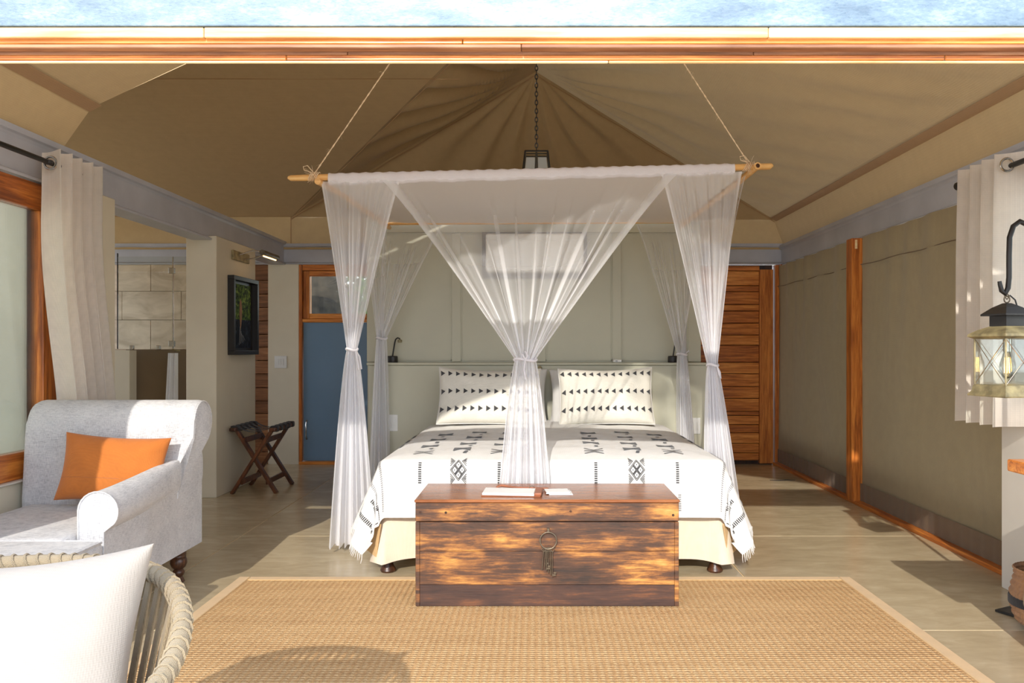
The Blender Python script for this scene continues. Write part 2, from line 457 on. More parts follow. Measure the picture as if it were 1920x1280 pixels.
box('wood_strip', -3.6, 3.2, 2.218, 2.34, 2.062, 2.30, 'driftwood', t, .001)
t = shell('added_door_stack', 'unseen stack of teak framed sliding doors added to shade the armchair', 'door')  # out of view, put in to block sun from the armchair
for k in range(2):
    y = 2.20+.06*k
    box('door_frame', -3.3, -2.36-.03*k, y, y+.045, 0, 2.0, 'teak_v', t)

# left wall: low wall, window, pier, pillar, bathroom
t = shell('wall_left', 'cream plaster wall with bathroom opening', 'wall')
box('low_wall', XL-.2, XL, 2.3, 4.42, 0, .53, 'cream', t)
box('pier', XL-.22, -2.58, 4.42, 4.905, 0, 2.12, 'cream', t, .004)
box('pillar', -2.83, -2.585, 6.47, 7.37, 0, 2.12, 'cream', t, .004)
box('half_wall', -4.6, -3.48, 6.85, 6.97, 0, 1.195, 'cream', t)
box('outer_wall', -5.55, -5.4, 4.42, 8.7, 0, 1.0, 'cream', t)
box('outer_wall', -5.55, -5.4, 4.42, 5.2, 1.0, 2.6, 'cream', t)  # opening between these pieces is added to let daylight into the bathroom
box('outer_wall', -5.55, -5.4, 8.2, 8.7, 1.0, 2.6, 'cream', t)
box('outer_wall', -5.4, XL-.2, 4.42, 4.6, 0, 2.09, 'cream', t)
o = box('half_wall', -3.6, -2.84, 7.02, 7.14, 0, 1.20, 'taupe', t); o['label'] = 'darker taupe section'  # section in a darker taupe than the cream half wall

t = shell('window_1', 'teak framed window with a pale blind', 'window')
wx0, wx1 = XL-.07, XL-.005
box('window_frame', wx0, wx1, 2.3, 4.41, 1.94, 2.075, 'teak_y', t, .004)
box('window_frame', wx0, wx1, 2.3, 4.41, .54, .675, 'teak_y', t, .004)
box('window_frame', wx0, wx1-.004, 4.29, 4.41, .676, 1.939, 'teak_v', t, .004)
box('window_frame', wx0-.05, wx0-.003, 4.30, 4.42, .54, 2.07, 'darkwood', t, .004)
box('window_bead', wx0+.02, wx1+.004, 4.255, 4.287, .676, 1.939, 'teak_v', t, .003)
box('window_sill', XL-.12, XL+.02, 2.3, 4.40, .53, .539, 'white_wall', t, .001)
box('glass_pane', wx0+.028, wx0+.034, 2.3, 4.26, .676, 1.939, 'glass', t, 0)
grid('blind', lambda u, v: (wx0-.04+.006*math.sin(u*26), 2.3+1.98*u, .66+1.3*v), 50, 2, 'blind', t)

# right side: canvas walls with posts, thick front pier and window
t = shell('wall_right', 'khaki canvas wall with brown hem and teak posts', 'wall')
def canvas_panel(y0, y1, amp, seed):
    def fn(u, v):
        y = lerp(y0, y1, u); z = lerp(.14, 2.07, v)
        top = sm((v-.25)/.75)
        d = amp*(math.sin(u*38+seed+1.5*math.sin(u*9)+v*1.3)*top**1.5*.8 + noise.noise(Vector((y*2.1, z*.9, seed)))*1.6)
        d *= .25+.75*math.sin(PI*min(1, max(0, u*1.0)))**.35
        return (XR-.022+max(-.028, d*.6)-(.006 if .885 < v < .90 else 0), y, z)
    grid('canvas_panel', fn, 130, 70, 'canvas_r', t)
    def hem(u, v):
        y = lerp(y0, y1, u); z = lerp(.03, .165, v)
        return (XR-.034-.006*math.sin(y*55+3*noise.noise(Vector((y*2, 0, seed))))*(.3+noise.noise(Vector((y*3, 1, 1)))), y, z)
    grid('canvas_hem', hem, 120, 5, 'canvas_dark', t)
    B().tube([(XR-.034+(0), lerp(y0, y1, i/20), 1.855+.004*math.sin(i)) for i in range(21)], .0035, 5).out('stitched_seam', 'canvas_dark', t)
canvas_panel(6.32, YB-.03, .036, 2.3)
canvas_panel(4.05, 6.2, .020, 5.1)
box('leak_blocker', 2.585, 2.62, 4.05, 8.6, -.1, .3, 'canvas_dark', t, 0)  # unseen strip added behind the hem to stop light leaking in
box('sill_board', 2.47, 2.58, 4.05, YB-.04, 0, .028, 'teak_y', t)
box('post', 2.447, 2.56, 6.2, 6.31, .02, 2.063, 'teak_v', t, .003)
box('post_strip', 2.535, 2.552, 6.19, 6.199, .03, 1.0, 'palewood', t, .001)
box('post_strip', 2.47, 2.487, 6.19, 6.199, 1.98, 2.05, 'palewood', t, .001)
box('front_pier', 2.35, 2.75, 2.3, 4.04, 0, .885, 'white_wall', t, .004)
box('front_pier', 2.385, 2.75, 3.985, 4.04, .886, 2.062, 'white_wall', t, .003)
t = shell('window_2', 'dark timber framed window beside the short curtain', 'window')
box('window_frame', 2.352, 2.44, 3.88, 3.984, .89, 2.06, 'darkwood', t, .004)
box('window_frame', 2.352, 2.44, 2.3, 3.879, .89, .99, 'darkwood', t, .004)
box('window_frame', 2.352, 2.44, 2.3, 3.879, 1.96, 2.06, 'darkwood', t, .004)
box('window_frame', 2.352, 2.44, 2.9, 2.99, .99, 1.96, 'darkwood', t, .004)
box('glass_pane', 2.40, 2.406, 2.3, 3.879, .99, 1.96, 'glass', t, 0)
B().lathe([(.004, 0), (.016, .004), (.018, .012), (.012, .024), (.004, .03)], (0, 0, 0), 14).out('brass_knob', 'antique', t, True).matrix_world = Matrix.Translation((2.35, 3.93, 1.47)) @ Matrix.Rotation(-PI/2, 4, 'Y')

# doors in the back wall
t = shell('door_1', 'slatted orange teak door', 'door')
pz = [2.02, 1.866, 1.805, 1.67, 1.603, 1.474, 1.351, 1.245, 1.066, .948, .814, .69, .556, .511, .416, .332, .22, .12, .04]
for a, b in zip(pz[1:], pz[:-1]):
    box('slat', 1.62, 2.33, YB-.045+random.uniform(-.004, .003), YB-.02, a+.003, b-.003, 'teak', t, .004)
box('stile', 2.333, 2.475, YB-.055, YB, .012, 2.035, 'teak_v', t, .003)
box('stile', 1.52, 1.617, YB-.055, YB, .012, 2.035, 'teak_v', t, .003)
box('rail', 1.62, 2.332, YB-.054, YB-.01, 2.022, 2.07, 'teak', t, .003)
box('door_frame', 2.49, 2.535, YB-.07, YB+.05, 0, 2.08, 'teak_v', t, .003)
box('door_frame', 2.54, 2.60, YB-.10, YB+.05, 0, 2.085, 'teak_v', t, .003)
box('door_backing', 1.55, 2.48, YB, YB+.03, 0, 2.085, 'darkwood', t, 0)
box('latch_plate', 2.545, 2.57, YB-.108, YB-.1, .55, .77, 'palewood', t, .001)

t = shell('door_2', 'blue panel door with a glazed teak framed light above', 'door')
for x0, x1 in ((-2.475, -2.44), (-1.70, -1.665)): box('door_frame', x0, x1, YB-.05, YB+.09, 0, 2.085, 'teak_v', t, .003)
for z0, z1 in ((2.025, 2.085), (1.485, 1.52)): box('door_frame', -2.438, -1.702, YB-.05, YB+.09, z0, z1, 'teak', t, .003)
for x0, x1 in ((-2.437, -2.37), (-1.77, -1.703)): box('window_frame', x0, x1, YB-.03, YB+.05, 1.522, 2.022, 'teak_v', t, .004)
for z0, z1 in ((1.522, 1.575), (1.97, 2.022)): box('window_frame', -2.369, -1.771, YB-.03, YB+.05, z0, z1, 'teak', t, .004)
box('glass_pane', -2.37, -1.77, YB+.01, YB+.014, 1.575, 1.97, 'glass', t, 0)
box('door_panel', -2.435, -1.705, YB-.02, YB+.03, .035, 1.482, 'blue_door', t, .003)
box('threshold', -2.475, -1.665, YB-.06, YB+.09, 0, .03, 'teak', t, .003)
B().tube([(-2.40, YB-.022, .26), (-2.40, YB-.05, .3), (-2.40, YB-.05, .42), (-2.40, YB-.022, .46)], .008, 8).out('door_handle', 'chrome', t, True)

# ------------------------------------------------------------------ canvas roof
t = shell('ceiling', 'khaki canvas tent roof', 'roof')
EZ = 2.56; RZ = 3.7; EX = 2.5; YA = 7.2
def side_z(ax): return lerp(RZ, EZ, ax/EX)
def wr(x, y, s):       # cloth wrinkles: radiating folds near the hip apex and soft billows
    dx, dy = x, y-YA
    r = math.hypot(dx, dy); a = math.atan2(dy, dx)
    f = math.exp(-((r-.75)/.75)**2)
    return f*.045*math.sin(a*19+1.7*noise.noise(Vector((x, y, s))))*min(1, r*2.2)+.018*noise.noise(Vector((x*1.2, y*.9, s)))
def right_plane(u, v):
    # v: 0 eave .. 1 ridge ; u: 0 front .. 1 hip
    x = EX*(1-v); y1 = lerp(YB, YA, v); y = lerp(1.2, y1, u**.8)
    z = side_z(x)
    fe = sm((1-u)*14)
    z += (.022*math.sin((y*1.6+x*2.2))*math.sin(PI*v)*sm((y-3)/2) + wr(x, y, 1)*sm(v*6)*sm((1-v)*12))*fe
    z += fe*.010*math.sin(y*13+x*9+2*noise.noise(Vector((x, y, 5))))*math.exp(-((x-EX+.45)/.5)**2)*(1-math.exp(-(x-EX)**2*60))
    return (x, y, z)
grid('roof_panel', right_plane, 220, 70, 'roof', t)
def left_front(u, v):
    x = -EX*(1-v); y = lerp(1.2, 4.5, u)
    return (x, y, side_z(-x)+.02*noise.noise(Vector((x, y, 4)))*math.sin(PI*v))
grid('roof_panel', left_front, 60, 40, 'roof', t)
def hip(u, v):
    x = lerp(-2.57, EX, u)*(1-v); y = lerp(YB, YA, v)
    return (x, y, lerp(lerp(EZ+.03, EZ, u), RZ, v)+wr(x, y, 7)*.8*sm((1-v)*8)*sm(v*9)*sm(u*8)*sm((1-u)*8))
grid('roof_panel', hip, 120, 60, 'roof_shaded', t)
# the left plane behind the front section: triangle between ridge, hip and the valley of the side wing
def wing_z(y): return 2.59+.362*(YB-y)
def valley(k):      # k 0 at corner .. 1 at the ridge line height
    y = lerp(YB, 5.3, k); z = wing_z(y)
    x = -(RZ-min(z, RZ))/(RZ-EZ)*EX
    return x, y, z
def left_rear(u, v):
    a = Vector((-2.57*(1-v), lerp(YB, YA, v), lerp(EZ+.03, RZ, v))); b = Vector((-2.57*(1-v), lerp(YB, 5.34, v), lerp(EZ+.03, RZ, v)))
    p = a.lerp(b, u); p.z += wr(p.x, p.y, 3)*1.3*sm(u*7)*sm((1-u)*7)*sm((1-v)*8)
    return p
grid('roof_panel', left_rear, 60, 90, 'roof_shaded', t)
raw('roof_panel', [(0, 5.34, RZ-.01), (0, 4.5, RZ-.01), (0, 4.5, 4.05), (0, 5.30, 3.74)], [(0, 1, 2, 3)], 'roof', t)
def wing(u, v):
    y = lerp(YB, 4.55, v); z = wing_z(y)
    xr = -2.57*(1-(YB-y)/(YB-5.34)) if y > 5.34 else 0
    x = lerp(-5.5, xr, u)
    return (x, y, z+.02*noise.noise(Vector((x*.8, y*.8, 9)))*sm((1-u)*10)*sm(v*10))
grid('roof_panel', wing, 60, 60, 'roof_shaded', t)
raw('roof_panel', [(-5.5, 4.52, 2.1), (XL-.17, 4.52, 2.1), (XL-.17, 4.52, 2.36), (-2.5, 4.505, EZ+.005), (0, 4.505, RZ+.01), (0, 4.56, 4.05), (-5.5, 4.56, 4.05)], [(0, 1, 2, 3, 4, 5, 6)], 'roof', t)
raw('roof_panel', [(-5.5, 4.5, 2.35), (-5.5, 8.6, 2.35), (-5.5, 8.6, 2.6), (-5.5, 4.5, 4.1)], [(0, 1, 2, 3)], 'roof', t)
# vertical valances between beams and roof planes
def val_r(u, v):
    y = lerp(1.2, YB, u)
    return (lerp(XR+.05, EX, v)+.008*noise.noise(Vector((y*5, v, 2)))*(1-v), y, lerp(2.28, EZ, v))
grid('valance', val_r, 120, 6, 'roof', t)
def val_l(u, v):
    y = lerp(1.2, 4.5, u); return (lerp(XL-.05, -EX, v), y, lerp(2.32, EZ, v))
grid('valance', val_l, 40, 4, 'roof', t)
grid('valance', lambda u, v: (lerp(-5.5, 2.7, u), YB+.0+.004*noise.noise(Vector((u*30, v, 3))), lerp(2.25, 2.63, v)), 100, 4, 'roof', t)
def strip(name, p, q, wd, nrm, mat):
    p, q = Vector(p), Vector(q); d = (q-p).normalized(); s = d.cross(Vector(nrm)).normalized()*wd/2; n = Vector(nrm).normalized()*.004
    return raw(name, [p-s, p+s, q+s, q-s, p-s-n, p+s-n, q+s-n, q-s-n], [(0, 1, 2, 3), (7, 6, 5, 4), (0, 4, 5, 1), (1, 5, 6, 2), (2, 6, 7, 3), (3, 7, 4, 0)], mat, t)
strip('seam_tape', (EX-.02, 1.2, EZ-.004), (EX-.02, YB-.05, EZ-.004), .075, (.45, 0, .9), 'seam')
strip('seam_tape', (-EX+.02, 1.2, EZ-.004), (-EX+.02, 4.5, EZ-.004), .075, (-.45, 0, .9), 'seam')
strip('seam_tape', (-5.4, YB-.012, 2.61), (-2.58, YB-.012, 2.61), .035, (0, 1, 0), 'seam')
B().tube([(-2.57, YB-.012, 2.31), (-2.57, YB-.012, 2.62)], .005, 5).out('stitched_seam', 'seam', t)
for k_, (p_, q_) in enumerate((((-2.57, YB, EZ+.015), (0, YA, RZ-.02)), ((EX, YB, EZ-.01), (0, YA, RZ-.02)), ((-2.57, YB, EZ+.015), (-.2, 5.58, 3.59)))):
    p_, q_ = Vector(p_), Vector(q_)
    B().tube([p_.lerp(q_, i/24)+Vector((0, -.006, -.012+.004*math.sin(i*1.3))) for i in range(25)], .004 if k_ < 2 else .0025, 5).out('stitched_seam', 'seam', t)
B().tube([Vector(( -5.0+4.4*i/20, 6.32, wing_z(6.32)-.008)) for i in range(21) ], .0025, 5).out('stitched_seam', 'seam', t)

# ------------------------------------------------------------------ rug
t = thing('jute_rug', 'large tan jute rug with a plain bound edge under the wooden chest', 'rug', (0, 2.8, 0))
box('rug_weave', -1.49, 1.58, 1.25, 4.12, 0, .013, 'rug', t, .004)
for a in ((-1.55, -1.492, 1.2, 4.18), (1.582, 1.64, 1.2, 4.18), (-1.49, 1.58, 4.122, 4.18), (-1.49, 1.58, 1.2, 1.248)):
    box('border', a[0], a[1], a[2], a[3], 0, .014, 'rug_edge', t, .004)

# ------------------------------------------------------------------ headboard partition with panels
t = shell('wall_partition', 'sage panelled partition behind the bed', 'wall')
Y1 = 6.5
box('backing_panel', -1.372, 1.339, Y1+.012, Y1+.14, 0, 2.226, 'sage', t, .003)
def PX(px, y=Y1): return (px-1005)/F*y
def PZ(py, y=Y1): return EYE-(py-655)/F*y
for a, b in ((688, 705), (847, 864), (1006, 1023), (1148, 1165), (1290, 1314)): box('batten', PX(a), PX(b), Y1-.006, Y1+.011, 1.1, PZ(437), 'sage', t, .003)
box('top_rail', PX(688), PX(1314), Y1-.008, Y1+.011, PZ(436), 2.226, 'sage', t, .003)
box('cornice', PX(686), PX(1316), Y1-.02, Y1+.011, 2.228, 2.244, 'sage', t, .003)
for a, b in ((705, 847), (864, 1006), (1023, 1148), (1165, 1290)):
    x0, x1 = PX(a), PX(b)
    for q in ((x0, x0+.008, 1.11, PZ(437)), (x1-.008, x1, 1.11, PZ(437)), (x0, x1, 1.11, 1.118), (x0, x1, PZ(437)-.008, PZ(437))):
        box('moulding', q[0], q[1], Y1+.001, Y1+.010, q[2], q[3], 'sage', t, 0)
t = thing('headboard', 'wide sage green headboard box with a narrow ledge on top', 'headboard', (0, 6.4, 0))
box('panel', -1.327, 1.352, 6.32, 6.49, 0, 1.075, 'sage', t, .004)
box('ledge', -1.337, 1.362, 6.305, 6.49, 1.076, 1.096, 'sage', t, .004)

# air conditioner
t = thing('air_conditioner', 'white air conditioner high on the panelled wall behind the net', 'air conditioner', (0, 6.4, 1.9))
box('recess_frame', PX(905), PX(1100), 6.44, 6.49, PZ(522), PZ(437), 'recess', t, .003)
o = B().box(PX(911)*.97, PX(1094)*.97, 6.26, 6.438, PZ(514), PZ(445), .02, 4).out('body', 'white_plastic', t, True)
box('louvre', PX(918)*.97, PX(1086)*.97, 6.252, 6.262, PZ(512), PZ(505), 'white_plastic', t, .002)
box('display_window', PX(924)*.97, PX(938)*.97, 6.256, 6.262, PZ(511), PZ(489), 'white_plastic', t, .001)
box('front_groove', PX(918)*.97, PX(1086)*.97, 6.257, 6.262, PZ(458), PZ(456), 'white_plastic', t, .0005)

# ------------------------------------------------------------------ bed
BX, BW = .085, .915
BY0, BY1 = 4.26, 6.2
t = thing('double_bed', 'wide double bed with a cream valance on turned wooden feet', 'bed', (BX, 5.2, 0))
B().box(BX-BW+.03, BX+BW-.03, BY0+.03, BY1-.01, .14, .33, .03, 3).out('bed_base', 'valance', t, True)
B().box(BX-BW+.02, BX+BW-.02, BY0+.02, BY1-.01, .331, .60, .06, 4).out('mattress', 'cotton', t, True)
for sx_ in (-.80, .968):
    for y in (4.33, 6.05):
        B().lathe([(.02, .165), (.022, .15), (.020, .14), (.026, .135), (.022, .125), (.024, .07), (.03, .035), (.04, .018), (.043, .01), (.038, 0)][::-1], (sx_, y, 0), 18).out('leg', 'darkwood', t, True)
def skirt(u, v):
    # U-shape round the bed: left side, foot, right side
    L = 1.9; Wd = 2*BW; tot = 2*L+Wd; s = u*tot
    r = .05
    if s < L: p = (BX-BW, BY1-s); n = (-1, 0)
    elif s < L+Wd: p = (BX-BW+(s-L), BY0+.03); n = (0, -1)
    else: p = (BX+BW, BY0+(s-L-Wd)); n = (1, 0)
    k = 1-v
    cs = min(abs(s-L), abs(s-L-Wd))
    d = .012+k*(.012*math.sin(s*17)+.02*noise.noise(Vector((s*3, 0, 1))))+.035*k*math.exp(-(cs/.05)**2)
    z = .38-.30*k+.008*noise.noise(Vector((s*4, 2, 1)))-.02*k*math.exp(-(cs/.08)**2)
    return (p[0]+n[0]*d, p[1]+n[1]*d, z)
grid('valance_skirt', skirt, 300, 12, 'valance', t)
for s in (-1, 1):
    x = BX+s*(BW+.035)
    m = Matrix.Translation((x, BY0+.02, .20)) @ Matrix.Rotation(s*.8, 4, 'Z') @ Matrix.Rotation(-s*.25, 4, 'Y')
    B().box(-.045, .045, -.003, .003, -.10, .09, .002, 1, m).out('corner_patch', 'rug_edge', t)

# blanket: flat cloth coordinates (a across, b along from the foot) mapped over the bed
TOPZ = .632
RW, RB = BW-.035, .03            # edge where the drop starts
def bed_map(a, b, off=0):
    ca = max(-RW, min(RW, a)); cb = max(RB, b)
    ea, eb = a-ca, b-cb
    e = math.hypot(ea, eb)
    crown = .02*(1-(ca/RW)**2)*1+.010*noise.noise(Vector((a*2.5, b*2.5, 4)))+.004*noise.noise(Vector((a*9, b*9, 8)))
    if e < 1e-6:
        edge = min(RW-abs(ca), cb-RB)
        dz = -.016*math.exp(-edge/.05)
        return Vector((BX+ca, BY0+cb, TOPZ+crown*min(1, edge*6)+dz+off))
    nx, ny = ea/e, eb/e
    R = .055
    ang = min(e/R, PI/2*.93)
    h = R*math.sin(ang); dz = -R*(1-math.cos(ang))-.016
    rest = max(0, e-R*PI/2*.93)
    corner = 2*abs(nx*ny)
    side = abs(nx)
    flare = lerp(.06, .34, side*side)
    # folds along the hem
    th = math.atan2(ny, nx) if corner > 0 else 0
    fold = math.sin((b*7 if abs(nx) > .7 else a*6)+1.3)*.02*rest/.3 + corner*math.sin(th*9)*.035*rest/.3
    h += rest*flare+fold*(side*.8+.2)
    if side < .5: h = min(h, .075)
    dz -= rest*math.sqrt(max(0, 1-flare**2))
    p = Vector((BX+ca+nx*h, BY0+cb+ny*h, TOPZ+dz))
    if off:
        out = Vector((nx*math.sin(ang), ny*math.sin(ang), math.cos(ang)+.15)).normalized(); p += out*off
    return p
BA = RW+.42; B0 = RB-.335; B1 = 1.93
bl = thing('bedspread', 'white woven bedspread with charcoal motifs draped over the bed', 'bedspread', (BX, 5.2, .6))
def blf(u, v):
    a = lerp(-BA, BA, u); b = lerp(B0, B1, v)
    return bed_map(a, b)
grid('cloth', blf, 220, 150, 'cotton', bl)
class Decal:
    def __init__(s, fn, off): s.V = []; s.F = []; s.fn = fn; s.off = off
    def poly(s, pts, sub=1):
        i = len(s.V)
        for p in pts: s.V.append(s.fn(p[0], p[1], s.off))
        s.F.append(tuple(range(i, i+len(pts))))
    def line(s, p, q, wd, sub=3):
        d = Vector((q[0]-p[0], q[1]-p[1])); L = d.length
        if L == 0: return
        d /= L; n = Vector((-d.y, d.x))*wd/2
        for k in range(sub):
            a = Vector(p)+d*L*k/sub; b = Vector(p)+d*L*(k+1)/sub
            s.poly([a-n, b-n, b+n, a+n])
    def out(s, name, mat, parent): return raw(name, s.V, s.F, mat, parent)
D = Decal(bed_map, .004); DF = Decal(bed_map, .004)
def diamond(D, cx, cy, w_, h_, s=1):
    P = lambda x, y: (cx+x*w_, cy+y*h_)
    t_ = w_*.07
    for k in (1, .84):
        q = [P(0, .72*k), P(.95*k, 0), P(0, -.72*k), P(-.95*k, 0)]
        for i in range(4): D.line(q[i], q[(i+1) % 4], t_, 2)
    D.line(P(.42, .31), P(-.42, -.31), t_, 2); D.line(P(-.42, .31), P(.42, -.31), t_, 2)
    for ox, oy in ((0, .34), (.44, 0), (0, -.34), (-.44, 0)):
        q = [P(ox, oy+.26), P(ox+.33, oy), P(ox, oy-.26), P(ox-.33, oy)]
        for i in range(4): D.line(q[i], q[(i+1) % 4], t_, 1)
        D.poly([P(ox-.05, oy-.04), P(ox+.05, oy-.04), P(ox+.05, oy+.04), P(ox-.05, oy+.04)])
    for sx_ in (-1, 1):
        for sy in (-1, 1):
            for k in (0, .14, .28):
                D.line(P(sx_*(.42+k*1.1), sy*.62), P(sx_*.95, sy*(.98-k*1.0)), t_, 1)
                D.line(P(sx_*(.42+k*1.1), sy*.62), P(sx_*.95, sy*(.26+k*1.0)), t_, 1)
def bow(D, cx, cy, w_, h_):
    def hh(t): return h_*(.3+.7*abs(t)**1.3)
    n = 8
    for i in range(n):
        a, b = -1+2*i/n, -1+2*(i+1)/n
        for j in range(3):
            p, q = -1+2*j/3, -1+2*(j+1)/3
            D.poly([(cx+a*w_, cy+hh(a)*p), (cx+b*w_, cy+hh(b)*p), (cx+b*w_, cy+hh(b)*q), (cx+a*w_, cy+hh(a)*q)])
def bow2(D, cx, cy, w_, h_):
    for k in (-.6, 0, .6):
        D.line((cx-w_, cy+h_*(k*1.2)), (cx, cy+h_*k*.35), .008, 1); D.line((cx+w_, cy+h_*(k*1.2)), (cx, cy+h_*k*.35), .008, 1)
def ticks(D, a, b0, b1, wd=.016, gap=.0115, slant=0):
    n = int((b1-b0)/gap)
    for i in range(n):
        b = b0+i*gap; D.poly([(a-wd/2+slant*i, b), (a+wd/2+slant*i, b), (a+wd/2+slant*i, b+gap*.55), (a-wd/2+slant*i, b+gap*.55)])
for ca in (-.496, .448):
    diamond(D, ca, -.055, .045, .078)
    for k, b in enumerate((.20, .46, .76, 1.06)): bow(D, ca+.012*k, b, .047, .05)
    for k, b in enumerate((.10, .32, .60, .90)): D.poly([(ca+.02+.01*k-.010, b), (ca+.02+.01*k+.010, b), (ca+.03+.01*k+.008, b+.045), (ca+.03+.01*k-.010, b+.045)])
    ticks(DF, ca+.09, -.29, -.19)
for ca in (-.70, -.28, .232, .664):
    bow2(D, ca, .13, .052, .06)
    for k, b in enumerate((.38, .68, .98)): bow(D, ca+.012*k, b, .047, .05)
    for k, b in enumerate((.235, .51, .81)): D.poly([(ca-.010+.02, b), (ca+.010+.02, b), (ca+.010+.025, b+.045), (ca-.010+.025, b+.045)])
    ticks(D, ca, -.125, -.01); ticks(DF, ca+.01, -.27, -.17)
for s in (-1, 1):
    ticks(DF, s*(RW+.045), -.27, 1.5, .02); ticks(DF, s*(RW+.14), -.30, 1.5, .02); ticks(D, s*(RW+.19), -.29, -.12, .02); ticks(D, s*(RW+.14), -.29, -.15, .018)
    ticks(D, s*(RW+.28), -.28, -.02, .022); ticks(DF, s*(RW+.28), 0, 1.5, .02)
    for b in (.5, .75, 1.0): D.line((s*(RW+.02), b), (s*(RW+.02), b+.16), .02, 3)
D.out('woven_motifs', 'ink', bl)['kind'] = 'stuff'; DF.out('faded_stitching', 'faded', bl)['kind'] = 'stuff'
# tassel fringe on the two side hems
fb = B()
for s in (-1, 1):
    for i in range(150):
        b = lerp(B0, B1-.3, i/150); p = bed_map(s*BA, b)
        q = p+Vector((s*.008+random.uniform(-.006, .006), random.uniform(-.008, .008), -.035-random.uniform(0, .012)))
        fb.tube([p+Vector((0, 0, .004)), (p+q)/2+Vector((random.uniform(-.003, .003), 0, 0)), q], [.0028, .0022, .001], 4)
o = fb.out('fringe', 'cotton', bl); o['kind'] = 'stuff'

# pillows
def pillow_fn(c, w_, h_, t_, rot, seed=0, pinch=.07, sag=0):
    R = rot.to_3x3() if hasattr(rot, 'to_3x3') else rot
    c = Vector(c)
    def fn(u, v, off=0, side=1):      # u,v in -1..1
        x = w_/2*u*(1-pinch*(1-v*v)); y = h_/2*v*(1-pinch*1.2*(1-u*u))
        y -= sag*(1-u*u)*max(0, v)
        th = t_/2*(max(0, 1-u**4)**.5)*(max(0, 1-v**4)**.5)
        wn = .006*noise.noise(Vector((u*2.5+seed, v*2.5, side)))+.004*noise.noise(Vector((u*6+seed, v*6, side*2)))
        edge = (1-u**8)*(1-v**8)
        cr_ = math.sin(6*math.atan2(v, u)+seed)*.009*edge*max(0, math.hypot(u, v)-.35)
        return c+R @ Vector((x, -side*(th+wn*edge+cr_+off), y))
    return fn
def make_pillow(name, fn, mat, parent, n=28, m=22, piping=None):
    V = []; Fc = []
    for side in (1, -1):
        base = len(V)
        for j in range(m+1):
            for i in range(n+1):
                V.append(fn(math.sin((i/n-.5)*PI), math.sin((j/m-.5)*PI), 0, side))
        for j in range(m):
            for i in range(n):
                q = (base+j*(n+1)+i, base+j*(n+1)+i+1, base+(j+1)*(n+1)+i+1, base+(j+1)*(n+1)+i)
                Fc.append(q if side == 1 else q[::-1])
    me = bpy.data.meshes.new(name); me.from_pydata([tuple(v) for v in V], [], Fc)
    bm = bmesh.new(); bm.from_mesh(me); bmesh.ops.remove_doubles(bm, verts=bm.verts[:], dist=.0004); bm.to_mesh(me); bm.free()
    o = link(name, me, mat, parent, True)
    return o
def edge_loop(fn, n=20, off=0):
    P = []
    for i in range(n): P.append(fn(-1+2*i/n, -1))
    for i in range(n): P.append(fn(1, -1+2*i/n))
    for i in range(n): P.append(fn(1-2*i/n, 1))
    for i in range(n): P.append(fn(-1, 1-2*i/n))
    return P
def rx(a): return Matrix.Rotation(a, 3, 'X')
def ry(a): return Matrix.Rotation(a, 3, 'Y')
def rz(a): return Matrix.Rotation(a, 3, 'Z')
def tri_row(D, v, n, dirn, us=.93, fade=None):
    for i in range(n):
        u = lerp(-us, us, i/(n-1)); h = .10; w_ = .052
        ap = u+dirn*w_; bs = u-dirn*w_*.7
        for k in range(4):
            a, b = k/4, (k+1)/4
            for m in (-1, 0, 1, 2):
                lo, hi = -1+(m+1)*.5, -1+(m+2)*.5
                D.poly([(lerp(bs, ap, a), v+h*lo*(1-a)), (lerp(bs, ap, b), v+h*lo*(1-b)), (lerp(bs, ap, b), v+h*hi*(1-b)), (lerp(bs, ap, a), v+h*hi*(1-a))])
# back pillows (plain white)
f1 = pillow_fn((-.29, 6.17, .835), .76, .44, .17, rx(-.22), 1)
p1 = tag(make_pillow('bed_pillow', f1, 'cotton', None), 'plain white pillow mostly hidden behind the pillow with arrows pointing right', 'pillow', 'plain white pillows')
f2 = pillow_fn((.49, 6.17, .83), .78, .44, .17, rx(-.22), 5)
p2 = tag(make_pillow('bed_pillow', f2, 'cotton', None), 'plain white pillow mostly hidden behind the pillow with arrows pointing left', 'pillow', 'plain white pillows')
def lying(cx, seed, lab):
    fn = pillow_fn((cx, 5.93, .70), .80, .20, .2, rx(-.1), seed, .03)
for (cx, w_, dirn, seed, lab, sag) in ((-.345, .76, 1, 2, 'ivory patterned pillow with rows of black triangles pointing right', .02), (.515, .70, -1, 9, 'ivory patterned pillow with rows of black triangles pointing left', .012)):
    t = thing('patterned_pillow', lab, 'pillow', (cx, 5.85, .66))
    fn = pillow_fn((cx, 5.90, .855), w_, .43, .19, rx(-.30) @ ry(.015*dirn), seed, .05, sag)
    make_pillow('cover', fn, 'pillow', t, 40, 30)
    B().tube([fn(p, q) for p, q in [(-1+2*i/20, -1) for i in range(20)]+[(1, -1+2*i/20) for i in range(20)]+[(1-2*i/20, 1) for i in range(20)]+[(-1, 1-2*i/20) for i in range(20)]], .005, 6, closed=True).out('piping', 'cotton', t, True)
    D = Decal(lambda u, v, off, fn=fn: fn(u, v, off), .0045)
    tri_row(D, .76, 13, dirn); tri_row(D, .08, 13, dirn, .93); tri_row(D, -.55, 13, dirn, .93)
    D.out('printed_triangles', 'ink', t)['kind'] = 'stuff'

